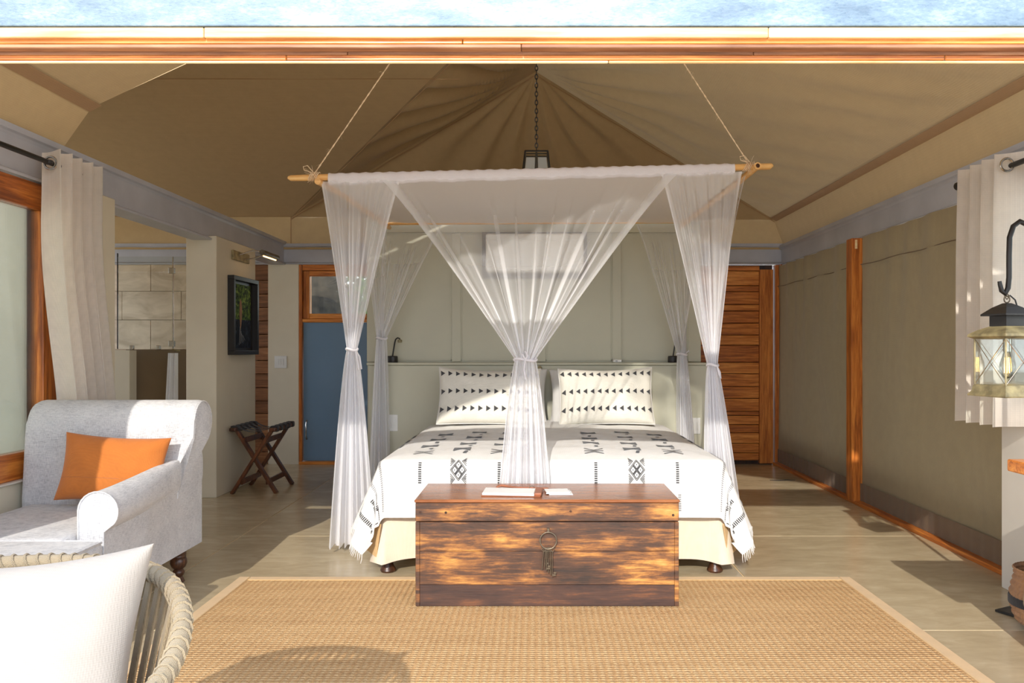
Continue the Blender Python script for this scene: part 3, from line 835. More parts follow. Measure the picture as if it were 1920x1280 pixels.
# ------------------------------------------------------------------ mosquito net
NZ = 2.165; YF = 4.5; YK = 6.22
NET = thing('mosquito_net', 'sheer white mosquito net with bamboo poles hung above the bed', 'mosquito net', (0, 5.4, NZ))
def bz(x): return lerp(2.163, 2.229, (x+1.395)/(2.725))
B().tube([(-1.395, YF, bz(-1.395)+.003), (-1.38, YF, bz(-1.38)), (-1.30, YF, bz(-1.3)), (1.315, YF, bz(1.315)), (1.33, YF, bz(1.33)+.008)], [.008, .0165, .018, .018, .010], 14).out('pole', 'bamboo', NET, True)
B().tube([(-1.22, YK+.02, 2.185), (1.2, YK+.02, 2.20)], .016, 12).out('pole', 'bamboo', NET, True)
B().tube([(1.225, YF-.08, 2.215), (1.205, YF+.3, 2.195), (1.135, YK+.06, 2.165)], [.020, .018, .016], 12).out('pole', 'bamboo', NET, True)
B().tube([(1.2256, YF-.0825, 2.2152), (1.2254, YF-.0815, 2.2151)], .012, 12).out('pole_hollow', 'darkwood', NET, True)
B().tube([(-1.215, YF-.05, 2.135), (-1.19, YF+.3, 2.145), (-1.15, YK+.06, 2.155)], [.018, .018, .016], 12).out('pole', 'bamboo', NET, True)
def knot(c):
    b = B(); c = Vector(c)
    for k in range(5):
        x = -.02+.010*k
        b.tube([c+Vector((x+.012*math.sin(a), .024*math.cos(a), .024*math.sin(a))) for a in [2*PI*i/10 for i in range(10)]], .003, 5, closed=True)
    b.tube([c+Vector((0, -.024, .02)), c+Vector((-.03, -.03, .055)), c+Vector((-.055, -.025, .05)), c+Vector((-.05, -.025, .03)), c+Vector((-.01, -.024, .018))], .0025, 5)
    for k in range(14):
        a = random.uniform(0, 2*PI); L = random.uniform(.025, .06)
        b.tube([c+Vector((0, -.022, 0)), c+Vector((L*math.cos(a)*.6, -.03, L*math.sin(a)*.7)), c+Vector((L*math.cos(a), -.035+random.uniform(-.01, .01), L*math.sin(a)))], [.001, .0008, .0004], 3)
    b.out('rope_knot', 'twine', NET)
knot((-1.247, YF, 2.172)); knot((1.195, YF, 2.228))
def rope(p, q):
    b = B(); p, q = Vector(p), Vector(q); N = 60; d = (q-p)
    for ph in (0, PI):
        b.tube([p+d*i/N+.0022*Vector((math.cos(i*1.9+ph), math.sin(i*1.9+ph), 0)) for i in range(N+1)], .0026, 5)
    for k in range(16):
        c = p+d*random.random(); a = random.uniform(0, 2*PI)
        b.tube([c, c+Vector((.02*math.cos(a), 0, .015*math.sin(a))), c+Vector((.035*math.cos(a), .005, .02*math.sin(a)-.008))], [.0008, .0006, .0003], 3)
    b.out('hanging_rope', 'twine', NET)
rope((-1.245, YF, 2.19), (-.33, YF, 3.53)); rope((1.20, YF, 2.24), (.37, YF, 3.52))
# sleeve on the front pole and top sheet
def sleeve(u, v):
    x = lerp(-1.165, 1.115, u); a = 2*PI*v
    r = .022+.008*max(0, -math.sin(a))*(1+.3*math.sin(x*23))+.002*math.sin(x*90)
    return (x, YF+r*math.cos(a), bz(x)+.0+r*math.sin(a)*1.25-.006)
grid('pole_sleeve', sleeve, 120, 14, 'net_solid', NET)
def topsheet(u, v):
    y = lerp(YF, YK, v); x = lerp(lerp(-1.19, -1.15, v), lerp(1.17, 1.13, v), u)
    z = lerp(bz(x)-.03, 2.185, v)-.035*math.sin(PI*u)**.7*math.sin(PI*v)**.6+.006*noise.noise(Vector((x*6, y*1.2, 0)))
    return (x, y, z)
grid('canopy_sheet', topsheet, 90, 60, 'net_top', NET)
def drape(top, tie, bot, folds, seed, tie_w=.055, bot_w=.26, alpha=.34, y_pull=0, bottom_flare=1.0, nu=130, curve=1.0, depth=.05):
    """top: fn(u)->Vector; tie, bot: Vector centre points; returns upper and lower panel"""
    tie, bot = Vector(tie), Vector(bot)
    A, Bp = top(0), top(1); W = (Bp-A).length; dirv = (Bp-A).normalized()
    rnd = random.Random(seed); ph = [rnd.uniform(0, 6.28) for _ in range(6)]
    def warp(u, amt): 
        return u+amt*(math.sin(2*PI*u*folds+ph[0])/(2*PI*folds)*.9+math.sin(2*PI*u*(folds*.43)+ph[1])/(2*PI*folds*.43)*.5)*min(1, 6*u*(1-u)+.0)
    def fold(u, k): return (.65*math.sin(2*PI*u*folds+ph[2]+1.6*math.sin(7*u+ph[3]))+.35*math.sin(2*PI*u*folds*1.7+ph[4]))*k
    def up(u, v):
        uu = warp(u, .75*v**.5)
        p = top(uu)
        c = uu-.5
        q = tie+Vector((tie_w*c, .022*fold(u, 1), 0))
        s = v
        w_ = 1-(1-s)**1.0
        # slightly hollow towards the tie
        e = lerp(w_, w_**.86, .6*curve)
        r = Vector((lerp(p.x, q.x, e), lerp(p.y, q.y, s), lerp(p.z, q.z, s)))
        r.y += fold(u, depth*.55*math.sin(PI*s**.8))
        r.z -= .05*math.sin(PI*s)*(1-abs(c)*2)*min(1, W)
        return r
    def dens_up(u, v):
        e = lerp(v, v**.86, .6*curve); wl = lerp(W, tie_w, e)
        k = min(9, (W/wl)**.85)
        edge = 2.2*sm((abs(u-.5)-.44)/.05)
        cr_ = 1+2.6*sm((noise.noise(Vector((u*folds*6.5, seed, v*.5)))-.18)*4)*sm(v*1.3)
        return min(.97, 1-(1-alpha)**(k*cr_+edge))
    grid('net_panel', up, nu, 46, 'net', NET, attr=dens_up)
    def low(u, v):
        uu = warp(u, .7*(1-.5*v)); c = uu-.5
        w_ = lerp(tie_w, bot_w, sm(v*.9)**.6 if v < 1 else 1)
        w_ = lerp(tie_w, bot_w, v**.72)
        ctr = tie.lerp(bot, v)
        k = .016+(depth*.45)*v**.6
        r = ctr+Vector((c*w_, fold(u, k)+.3*c*w_*.4, 0))
        r.z = lerp(tie.z, bot.z+.02*fold(u, .6)+.01*c, v)
        return r
    def dens_low(u, v):
        wl = lerp(tie_w, bot_w, v**.72); k = min(7, W/wl)
        cr_ = 1+.5*sm((noise.noise(Vector((u*folds*3.5, seed, 2+v*.6)))-.1)*4)
        return min(.96, 1-(1-alpha)**(max(6.5 if W > 1.2 else 3.6, k*.9)*cr_))
    grid('net_panel', low, nu, 40, 'net', NET, attr=dens_low)
    # tie band
    B().tube([tie+Vector((tie_w*.55*math.cos(a), .034*math.sin(a), .006*math.sin(2*a))) for a in [2*PI*i/20 for i in range(20)]], .007, 7, closed=True).out('tie_band', 'net_solid', NET, True)
def ribbon(p, pts, wd=.008):
    B().tube([Vector(p)+Vector(q) for q in pts], wd*.6, 6).out('tie_ribbon', 'net_solid', NET, True)
def fz(x): return bz(x)-.028
# helper: point at pixel on depth y
def pp(px, py, y): return Vector(((px-1005)/F*y, y, EYE-(py-655)/F*y))
def front_top(x0, x1): return lambda u: Vector((lerp(x0, x1, u), YF-.018, fz(lerp(x0, x1, u))))
tc_ = pp(985, 674, 4.14)
drape(front_top(-.865, .80), tc_, Vector((-.06, 4.165, .37)), 7, 11, .105, .285, .16, depth=.05, nu=320)
ribbon(tc_, [(0, -.04, 0), (-.015, -.045, .03), (0, -.045, .045), (.012, -.045, .02), (0, -.042, 0)])
ribbon(tc_, [(0, -.042, 0), (-.006, -.045, -.05), (.002, -.045, -.10)])
# front corners: front strip and side strip gathered in the same tie
tl = pp(660, 655, 4.55); bl_ = pp(660, 1036, 4.72)
drape(front_top(-1.205, -.76), tl, Vector((bl_.x, 4.72, .045)), 6, 21, .055, .26, .3)
drape(lambda u: Vector((lerp(-1.19, -1.17, u), lerp(YF, 5.3, u), 2.13)), tl+Vector((-.01, .03, 0)), Vector((bl_.x-.01, 4.80, .04)), 6, 22, .05, .24, .2)
ribbon(tl, [(.03, -.03, -.01), (.05, -.03, -.04), (.06, -.03, -.11), (.045, -.03, -.115), (.035, -.03, -.05), (.028, -.03, -.01)])
tr = pp(1336, 684, 4.55); br_ = pp(1362, 1040, 4.70)
drape(front_top(.70, 1.155), tr, Vector((br_.x, 4.70, .04)), 6, 31, .055, .25, .3)
drape(lambda u: Vector((lerp(1.18, 1.16, u), lerp(YF, 5.3, u), 2.18)), tr+Vector((.01, .03, 0)), Vector((br_.x+.0, 4.78, .04)), 6, 32, .05, .23, .2)
ribbon(tr, [(.02, -.03, -.01), (.035, -.03, -.04), (.04, -.03, -.075), (.03, -.03, -.05), (.02, -.03, -.01)])
bk = 6.20
tlb = pp(716, 634, bk)
drape(lambda u: Vector((lerp(-1.18, -.72, u), YK, 2.165)), tlb, Vector((-1.215, bk, .06)), 6, 41, .07, .17, .2)
drape(lambda u: Vector((-1.16, lerp(5.35, YK, u), 2.15)), tlb+Vector((-.01, -.02, 0)), Vector((-1.215, bk-.04, .05)), 5, 42, .05, .15, .17)
trb = pp(1278, 664, bk)
drape(lambda u: Vector((lerp(.78, 1.16, u), YK, 2.17)), trb, Vector((1.18, bk, .06)), 6, 51, .07, .18, .2)
drape(lambda u: Vector((1.15, lerp(5.35, YK, u), 2.15)), trb+Vector((.01, -.02, 0)), Vector((1.18, bk-.04, .05)), 5, 52, .05, .15, .17)
ribbon(trb, [(.02, -.03, 0), (.05, -.035, .03), (.055, -.035, .01)])

# ------------------------------------------------------------------ chest, keys, folder, papers
CX0, CX1, CY0, CY1 = -.556, .659, 3.69, 4.13
t = thing('wooden_chest', 'distressed brown wooden chest at the foot of the bed', 'chest', ((CX0+CX1)/2, 3.9, .014))
zb = .016
zs = [zb, .115, .27, .405]
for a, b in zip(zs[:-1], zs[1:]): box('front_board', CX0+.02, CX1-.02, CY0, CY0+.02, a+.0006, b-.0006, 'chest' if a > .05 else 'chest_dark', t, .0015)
box('corner_post', CX0, CX0+.0195, CY0, CY0+.02, zb, .4045, 'chest', t, .002)
box('corner_post', CX1-.0195, CX1, CY0, CY0+.02, zb, .4045, 'chest', t, .002)
box('side_board', CX0, CX0+.02, CY0+.0205, CY1, zb, .4045, 'chest', t, .002)
box('side_board', CX1-.02, CX1, CY0+.0205, CY1, zb, .4045, 'chest', t, .002)
box('back_board', CX0+.0205, CX1-.0205, CY1-.02, CY1, zb, .4045, 'chest', t, .002)
box('lid_rim', CX0, CX1, CY0-.002, CY1, .408, .494, 'chest', t, .003)
box('lid_top', CX0-.004, CX1+.004, CY0-.008, CY1, .4945, .509, 'chest_top', t, .004)
for px in (788, 836, 1070, 1262): B().tube([((px-1005)/F*CY0, CY0-.004, .445+.01*math.sin(px)), ((px-1005)/F*CY0, CY0, .445+.01*math.sin(px))], .006, 10).out('wood_plug', 'darkwood', t)
kc = pp(1028, 1013, 3.675)
box('hasp', kc.x-.006, kc.x+.006, 3.672, 3.69, kc.z+.034, kc.z+.056, 'bronze', t, .001)
t = thing('key_ring', 'iron ring of old long keys hanging on the chest front', 'keys', kc)
B().tube([kc+Vector((.038*math.cos(a), -.004+.003*math.sin(a), .038*math.sin(a))) for a in [2*PI*i/32 for i in range(32)]], .0032, 8, closed=True).out('ring', 'bronze', t, True)
for k, (dx, L, tw, ang) in enumerate(((-.020, .098, 0, -.09), (-.012, .085, 1, -.05), (-.006, .10, 1, -.03), (0, .115, 0, 0.0), (.008, .125, 0, .02), (.018, .135, 1, .0))):
    b = B(); base = kc+Vector((dx, -.004-.0025*(k % 3), -.036))
    d = Vector((math.sin(ang), 0, -math.cos(ang)))
    b.tube([base+Vector((.009*math.cos(a), .001*k, .009*math.sin(a)-.004)) for a in [2*PI*i/12 for i in range(12)]], .0018, 5, closed=True)
    p0 = base+d*.013; p1 = base+d*(.013+L*.85)
    b.tube([p0, p1], .0026, 7)
    if tw or k == 5:
        s = 1 if k != 1 else -1
        b.box(p1.x, p1.x+.016*s if s > 0 else p1.x+.001, p1.y-.0015, p1.y+.0015, p1.z+.004, p1.z+.012, 0)
        b.box(p1.x+.006, p1.x+.018, p1.y-.0015, p1.y+.0015, p1.z+.014, p1.z+.022, 0)
    b.out('key', 'bronze', t, True)
# leather folder with paper and a strap
t = thing('leather_folder', 'white paged folder with tan leather spine lying open on the chest', 'folder', (-.05, 3.85, .51))
fz0 = .5095
rot = Matrix.Translation((-.105, 3.83, fz0)) @ Matrix.Rotation(-.05, 4, 'Z')
B().box(-.15, .13, -.075, .075, 0, .004, .001, 1, rot).out('cover', 'leather', t)
B().box(-.145, .10, -.078, .068, .0045, .016, .002, 1, rot @ Matrix.Rotation(.01, 4, 'Y')).out('pages', 'paper', t)
B().box(.101, .135, -.078, .074, .0042, .019, .004, 2, rot).out('spine', 'leather', t)
b = B(); b.tube([(-.19, 3.90, .513), (-.19, 3.905, .53), (-.17, 3.91, .536), (-.10, 3.93, .522), (.0, 3.945, .516), (.06, 3.92, .518)], .0055, 8); b.out('strap', 'leather', t, True)
B().tube([Vector((-.02+.012*math.cos(a), 3.90, .524+.012*math.sin(a))) for a in [2*PI*i/14 for i in range(14)]], .0018, 6, closed=True).out('buckle', 'bronze', t, True)
t = thing('leaflets', 'small stack of pale printed leaflets beside the leather folder', 'papers', (.11, 3.85, .51))
for k, (mt, dx, r_) in enumerate((('paper', .01, .05), ('paper_blue', .0, -.04), ('paper', -.005, .1))):
    B().box(-.055, .058, -.05, .05, .0005+.004*k, .0036+.004*k, .0006, 1, Matrix.Translation((.105+dx, 3.84+.008*k, fz0)) @ Matrix.Rotation(r_, 4, 'Z')).out('leaflet', mt, t)

# ------------------------------------------------------------------ armchair (one scroll arm) and its cushion
SXR = -1.80; AY0, AY1 = 3.33, 4.34
t = thing('armchair', 'grey linen scroll arm chaise chair with turned dark legs', 'armchair', (-2.2, 3.9, 0))
def arm_profile(n=14):
    pts = [(SXR, .165), (SXR, .44)]
    c = (-1.823, .525); r = .083
    pts += [(c[0]+r*math.cos(a), c[1]+r*math.sin(a)) for a in [lerp(-.62, PI*.98, i/n) for i in range(n+1)]]
    pts += [(-1.905, .40), (-1.905, .165)]
    return pts
def rake(y): return .05*sm((y-AY0)/(AY1-AY0))
prof = arm_profile()
b = B(); N = 14; rings = []
for j in range(N+1):
    y = lerp(AY0, AY1-.03, j/N)
    ins = .012 if j in (0,) else 0
    k_ = .9*sm((y-AY0-.1)/(AY1-AY0-.2))
    rings.append([b.bm.verts.new((x-(max(0, x-SXR)*k_), y, z+(rake(y) if z > .3 else 0))) for x, z in prof])
for j in range(N):
    for k in range(len(prof)):
        k2 = (k+1) % len(prof); b.bm.faces.new((rings[j][k], rings[j+1][k], rings[j+1][k2], rings[j][k2]))
b.bm.faces.new(rings[0]); b.bm.faces.new(rings[-1][::-1])
b.out('arm', 'linen', t, True)
B().tube([(x, AY0-.001, z) for x, z in prof[:-1]], .004, 6).out('arm_piping', 'linen', t, True)
# back: scroll profile extruded across
def back_profile():
    pts = [(4.02, .17), (4.015, .45), (4.03, .62), (4.04, .76), (4.05, .84)]
    c = (4.165, .83); r = .108
    pts += [(c[0]+r*math.cos(a), c[1]+r*math.sin(a)) for a in [lerp(PI*.93, -.9, i/16) for i in range(17)]]
    pts += [(4.20, .70), (4.20, .17)]
    return pts
bp = back_profile()
b = B(); xs = [-2.585, -2.58, -2.565]+[lerp(-2.55, -1.76, i/10) for i in range(11)]+[-1.742, -1.732, -1.728]
cen = Vector((0, 4.12, .55)); rings = []
for i, x in enumerate(xs):
    sc = {0: .93, 1: .97, 2: .99, len(xs)-3: .99, len(xs)-2: .97, len(xs)-1: .93}.get(i, 1)
    rings.append([b.bm.verts.new((min(x, -1.802+.08*sm((z-.62)/.14)), cen.y+(y-cen.y)*sc, cen.z+(z-cen.z)*(sc if z > .3 else 1))) for y, z in bp])
for i in range(len(xs)-1):
    for k in range(len(bp)):
        k2 = (k+1) % len(bp); b.bm.faces.new((rings[i][k], rings[i][k2], rings[i+1][k2], rings[i+1][k]))
b.bm.faces.new(rings[0][::-1]); b.bm.faces.new(rings[-1])
b.out('backrest', 'linen', t, True)
B().tube([(min(-1.733, -1.80+.08*sm((z-.62)/.14)), cen.y+(y-cen.y)*.985, cen.z+(z-cen.z)*.985) for y, z in bp[1:-1]], .004, 6).out('back_piping', 'linen', t, True)
B().box(-2.545, -1.908, 3.2, 4.012, .165, .30, .01, 2).out('seat_base', 'linen', t, True)
b = B(); b.box(-2.54, -1.912, 3.24, 4.01, .302, .43, .035, 4); b.out('seat_cushion', 'linen', t, True)
B().box(-2.545, -1.74, 2.75, 3.232, .165, .30, .01, 2).out('seat_base', 'linen', t, True)
B().box(-2.54, -1.742, 2.75, 3.236, .302, .43, .03, 4).out('seat_cushion', 'linen', t, True)
B().tube([(-1.745, 2.78, .425), (-1.745, 3.21, .425), (-1.765, 3.232, .425), (-1.905, 3.234, .425)], .005, 6).out('seat_piping', 'linen', t, True)
legp = [(.026, 0), (.030, .006), (.024, .02), (.018, .03), (.026, .04), (.030, .052), (.026, .062), (.020, .068), (.034, .08), (.042, .10), (.040, .12), (.034, .128), (.036, .134), (.034, .14), (.037, .146), (.036, .164)]
for x, y in ((-1.845, 4.13), (-1.80, 2.82), (-2.50, 4.13), (-2.50, 2.82)): B().lathe(legp, (x, y, 0), 20).out('leg', 'darkwood', t, True)
ofn = pillow_fn((-2.06, 3.90, .62), .50, .33, .12, rz(.10) @ rx(-.24) @ ry(.07), 3, .08)
t = thing('cushion', 'orange rectangular cushion leaning on the grey armchair', 'cushion', (-2.03, 3.9, .45))
make_pillow('cover', ofn, 'orange', t, 30, 22)
D = Decal(lambda u, v, off: ofn(u, v, off), .0015); D.line((-.97, -.34), (.97, -.34), .008, 30); D.out('stitched_seam', 'leather', t)

# ------------------------------------------------------------------ rope tub chair with cream cushion
RC = Vector((-1.04, 1.42, 0))
t = thing('rope_chair', 'rounded beige rope tub chair with a cream cushion leaning in it', 'chair', RC)
def rail(a, rr=1.0, z=None):   # a: 0 = right front, PI = left front, going round the back
    x = .385*math.cos(a)*rr; y = .33*math.sin(a)*rr
    if abs(math.cos(a)) > .85 and math.sin(a) < .5: pass
    zz = lerp(.60, .735, sm(math.sin(a)*.75+.3)) if z is None else z
    return RC+Vector((x, y, zz))
ang = [lerp(-.55, PI+.55, i/80) for i in range(81)]
B().tube([rail(a) for a in ang], .017, 12).out('top_rail', 'rope', t, True)
b = B()
for i in range(64):
    a = lerp(-.5, PI+.5, i/63); p = rail(a); q = rail(a+.012); d = (q-p).normalized(); s = d.cross(Vector((0, 0, 1))).normalized(); u_ = s.cross(d)
    b.tube([p+.0185*(math.cos(w_)*s+math.sin(w_)*u_)+d*(.010*math.sin(w_)) for w_ in [2*PI*k/10 for k in range(10)]], .003, 4, closed=True)
b.out('rope_wrap', 'rope', t, True)['kind'] = 'stuff'
B().tube([rail(a, .80, .36) for a in ang], .014, 10).out('lower_rail', 'black', t, True)
for i in range(42):
    a = lerp(-.45, PI+.45, i/41); p = rail(a); q = rail(a, .80, .36); m_ = (p+q)/2
    tdir = Vector((-math.sin(a), math.cos(a), 0))
    b = B(); b.bar(p, q, .021, .007, (math.cos(a), math.sin(a), 0), .002); b.out('cord_strap', 'rope', t)
B().lathe([(.27, .35), (.29, .36), (.30, .40), (.29, .435), (.26, .445)], RC, 28).out('seat_cushion', 'cushion', t, True)
for sx_ in (-1, 1):
    for sy in (-1, 1): B().tube([RC+Vector((sx_*.24, sy*.2, .36)), RC+Vector((sx_*.29, sy*.25, 0))], [.014, .010], 10).out('leg', 'black', t, True)
cfn = pillow_fn((-1.045, 1.50, .565), .62, .50, .17, rz(-.05) @ rx(-.30) @ ry(-.06), 4, .11)
tag(make_pillow('cushion', cfn, 'cushion', None, 60, 46), 'plain cream cushion standing in the rope tub chair', 'cushion')

# ------------------------------------------------------------------ luggage rack
t = thing('luggage_rack', 'folding dark wood luggage rack with black straps beside the pillar', 'luggage rack', (-2.35, 6.9, 0))
xa, xb = -2.53, -2.17; H = .555
for y in (6.66, 7.10):
    dy = .03
    B().bar((xa, y, .0), (xb-.03, y, H-.03), .026, .05, (0, 1, 0)).out('leg', 'rackwood', t)
    B().bar((xb, y+dy, .0), (xa+.03, y+dy, H-.03), .026, .05, (0, 1, 0)).out('leg', 'rackwood', t)
    B().tube([((xa+xb)/2, y-.016, .262), ((xa+xb)/2, y-.012, .262)], .009, 10).out('bolt', 'chrome', t)
for x, z in ((xa+.075, .095), (xb-.075, .095), (xa+.09, .44), (xb-.09, .44)):
    B().bar((x, 6.67, z), (x, 7.13, z), .018, .045).out('stretcher', 'rackwood', t)
for x in (xa+.015, xb-.015):
    B().box(x-.028, x+.028, 6.62, 7.16, H-.035, H-.005, .008, 2).out('top_rail', 'rackwood', t)
for k in range(5):
    y = 6.665+.105*k
    def st(u, v, y=y):
        x = lerp(xa-.012, xb+.012, u); z = H+.004-.045*math.sin(PI*u)**.8 if .12 < u < .88 else H+.004
        z = H+.005-.05*max(0, math.sin(PI*(u-.13)/.74))**.7 if .13 < u < .87 else H+.005
        return (x, y+.055*v, z)
    grid('strap', st, 26, 1, 'webbing', t)
    for x in (xa+.015, xb-.015): B().box(x-.033, x+.033, y-.002, y+.057, H-.042, H+.008, .01, 2).out('strap_loop', 'webbing', t, True)

# ------------------------------------------------------------------ picture, picture light, switches
PX_ = -2.583
t = thing('framed_picture', 'black framed wildlife photograph hung on the cream pillar', 'picture', (PX_, 7.0, 1.14))
y0, y1, z0, z1 = 6.70, 7.30, 1.155, 1.825
for a in ((y0, y1, z0, z0+.035), (y0, y1, z1-.035, z1)): box('frame', PX_, PX_+.055, a[0], a[1], a[2], a[3], 'black', t, .002)
for a in ((y0, y0+.035), (y1-.035, y1)): box('frame', PX_, PX_+.055, a[0], a[1], z0+.0355, z1-.0355, 'black', t, .002)
box('backing', PX_, PX_+.008, y0+.036, y1-.036, z0+.036, z1-.036, 'black', t, 0)
box('photograph', PX_+.009, PX_+.014, y0+.10, y1-.10, z0+.06, z1-.06, 'photo', t, 0)
raw('heron', [(PX_+.0155, y, z) for y, z in ((6.93, 1.60), (6.95, 1.64), (6.975, 1.62), (6.99, 1.56), (6.985, 1.47), (6.965, 1.40), (6.955, 1.36), (6.94, 1.42), (6.925, 1.50))], [tuple(range(9))], 'jute', t)['label'] = 'tan bird shape in the photograph'
b = B()
for k in range(5): b.tube([(PX_+.0155, 6.94+.012*k, 1.40-.02*k), (PX_+.0155, 6.93+.02*k, 1.32), (PX_+.0155, 6.92+.035*k, 1.24+.01*k)], .0018, 4)
b.out('water_drips', 'faded', t)
t = thing('picture_light', 'brass picture light mounted above the black framed photograph', 'lamp', (PX_, 7.0, 1.95))
box('mounting_plate', PX_, PX_+.02, 6.78, 7.16, 1.965, 2.045, 'antique', t, .004)
B().tube([(PX_+.02, 6.92, 2.02), (PX_+.12, 6.95, 2.06), (PX_+.2, 7.0, 2.055), (PX_+.24, 7.02, 2.04)], .006, 8).out('arm', 'chrome', t, True)
B().tube([(PX_+.02, 7.02, 1.99), (PX_+.10, 7.04, 2.0), (PX_+.2, 7.06, 2.04)], .006, 8).out('arm', 'chrome', t, True)
B().tube([(PX_+.24, 6.84, 2.03), (PX_+.24, 7.24, 2.03)], .024, 14).out('lamp_shade', 'bronze', t, True)
B().tube([(PX_+.24, 6.88, 2.004), (PX_+.24, 7.20, 2.004)], .006, 8).out('bulb', 'warm_lamp', t, True)
def switch(name, x0, x1, y, z0, z1, label, rockers):
    t = thing(name, label, 'switch', ((x0+x1)/2, y, z0))
    box('plate', x0, x1, y-.008, y, z0, z1, 'white_plastic', t, .002)
    n = rockers; w_ = (x1-x0)*.5/n; xm = (x0+x1)/2
    for k in range(n): box('rocker', xm-w_*n/2+w_*k+.002, xm-w_*n/2+w_*(k+1)-.002, y-.012, y-.0085, z0+(z1-z0)*.25, z0+(z1-z0)*.75, 'white_plastic', t, .001)
yy = YB-.04
switch('light_switch', (515-1005)/F*yy, (538-1005)/F*yy, yy, EYE-35/F*yy, EYE-12/F*yy, 'white four rocker switch plate on the cream wall by the blue door', 4)
switch('wall_socket', PX(728, 6.32), PX(746, 6.32), 6.32, PZ(808, 6.32), PZ(777, 6.32), 'white socket plate on the headboard on the blue door side', 2)
switch('wall_socket', PX(1295, 6.32), PX(1313, 6.32), 6.32, PZ(813, 6.32), PZ(783, 6.32), 'white socket plate on the headboard on the teak door side', 2)

# bedside reading lamps on the ledge
def read_lamp(x, label):
    t = thing('reading_lamp', label, 'lamp', (x, 6.40, 1.096))
    c = Vector((x, 6.40, 1.096))
    B().lathe([(.040, 0), (.042, .004), (.042, .045), (.038, .052), (.01, .054)], c, 22).out('base', 'black', t, True)
    B().tube([c+Vector(q) for q in ((0, 0, .05), (.008, 0, .10), (.018, 0, .16), (.026, -.005, .185), (.042, -.01, .197), (.058, -.012, .192), (.062, -.014, .178))], .006, 8).out('gooseneck', 'black', t, True)
    B().lathe([(.010, 0), (.017, .002), (.018, .022), (.01, .026)], c+Vector((.06, -.014, .158)), 14).out('lamp_head', 'antique', t, True)
read_lamp(PX(736, 6.40), 'small black gooseneck lamp on the headboard ledge near the blue door')
read_lamp(PX(1262, 6.40), 'small black gooseneck lamp on the headboard ledge near the teak door')
t = thing('remote_holder', 'tiny white box standing on the headboard ledge', 'box', (PX(1158, 6.4), 6.42, 1.096))
box('body', PX(1150, 6.4), PX(1166, 6.4), 6.40, 6.44, 1.097, 1.12, 'white_plastic', t, .004)
box('button', PX(1154, 6.4), PX(1158, 6.4), 6.398, 6.3995, 1.105, 1.112, 'faded', t, 0)
t = thing('ledge_spotlight', 'small brass spotlight fixed under the headboard ledge centre', 'lamp', (PX(1012, 6.3), 6.30, 1.05))
B().lathe([(.012, 0), (.018, .004), (.018, .03), (.010, .036)], (PX(1012, 6.3), 6.29, 1.03), 14).out('lamp_head', 'antique', t, True)
box('bracket', PX(1010, 6.3), PX(1014, 6.3), 6.285, 6.303, 1.066, 1.075, 'antique', t, 0)

# ------------------------------------------------------------------ bathroom: shower glass, towel
t = thing('shower_screen', 'frameless clear glass shower screen standing on the half wall', 'shower screen', (-3.5, 6.9, 1.2))
yg = 6.90
def gx(px): return (px-1005)/F*yg
box('glass_panel', gx(221), gx(323.5), yg, yg+.008, 1.205, 2.0, 'shower_glass', t, 0)
box('glass_door', gx(325), gx(352), yg, yg+.008, 1.205, 2.0, 'shower_glass', t, 0)
box('edge_seal', gx(219.5), gx(220.8), yg-.002, yg+.01, 1.205, 2.03, 'black', t, 0)
box('edge_seal', gx(323.6), gx(324.8), yg-.002, yg+.01, 1.205, 2.0, 'chrome', t, 0)
for px in (247, 297): box('clip', gx(px-3), gx(px+3), yg-.012, yg+.02, 1.2, 1.235, 'chrome', t, .002)
for pz_ in (1.88, 1.25): box('hinge', gx(317), gx(327), yg-.014, yg+.022, pz_-.025, pz_+.025, 'chrome', t, .003)
t = thing('towel', 'white towel hanging from a hook by the cream pillar', 'towel', (-3.05, 6.8, .5))
grid('cloth', lambda u, v: (lerp(-3.13+.03*v, -3.02, u), 6.74+.012*math.sin(u*14), lerp(.62, 1.17, v)), 24, 10, 'cotton', t)
B().tube([(-3.05, 6.85, 1.19), (-3.06, 6.78, 1.19), (-3.06, 6.74, 1.205)], .006, 8).out('hook', 'antique', t, True)
t = thing('soap_bottle', 'small black pump bottle on the half wall beside the pillar', 'bottle', (-3.02, 6.9, 1.2))
B().lathe([(.022, 0), (.024, .004), (.024, .08), (.018, .10), (.008, .108), (.008, .13), (.014, .132), (.013, .155), (.004, .158)], (-3.035, 7.08, 1.202), 16).out('bottle_body', 'black', t, True)

# ------------------------------------------------------------------ curtains and rods
def curtain(name, label, x, y0, y1, zt, zb, folds, amp, flare, mat='curtain', push=0):
    t = thing(name, label, 'curtain', (x, (y0+y1)/2, zb))
    ys = y0; 
    def fn(u, v):
        z = lerp(zt, zb, v); s = 1+flare*v
        y = y0+(y1-y0)*u*s-flare*.5*(y1-y0)*v*.3
        ph = u*folds*2*PI+PI/2
        w_ = math.sin(ph)
        y += push*sm((1.9-z)/1.4)
        return (x+amp*(1+.15*v)*w_+.008*noise.noise(Vector((u*9, z*1.5, 1))), y+.012*math.sin(ph*2+.6), z+.004*math.sin(ph))
    grid('cloth', fn, folds*26, 40, mat, t)
    return t
cx = -2.50
t = curtain('window_curtain', 'long ivory eyelet curtain bunched beside the teak window', cx, 4.11, 4.50, 2.225, .20, 4, .065, .0, push=.17)
B().tube([Vector((-2.50+.032*math.cos(a), 4.12, 2.16+.032*math.sin(a))) for a in [2*PI*i/20 for i in range(20)]], .006, 7, closed=True).out('eyelet', 'chrome', t, True)
t = thing('curtain_rod', 'black curtain rod above the teak window', 'curtain rod', (cx, 3.2, 2.10))
B().tube([(cx, 2.35, 2.16), (cx, 4.50, 2.16)], .013, 12).out('rod', 'black', t, True)
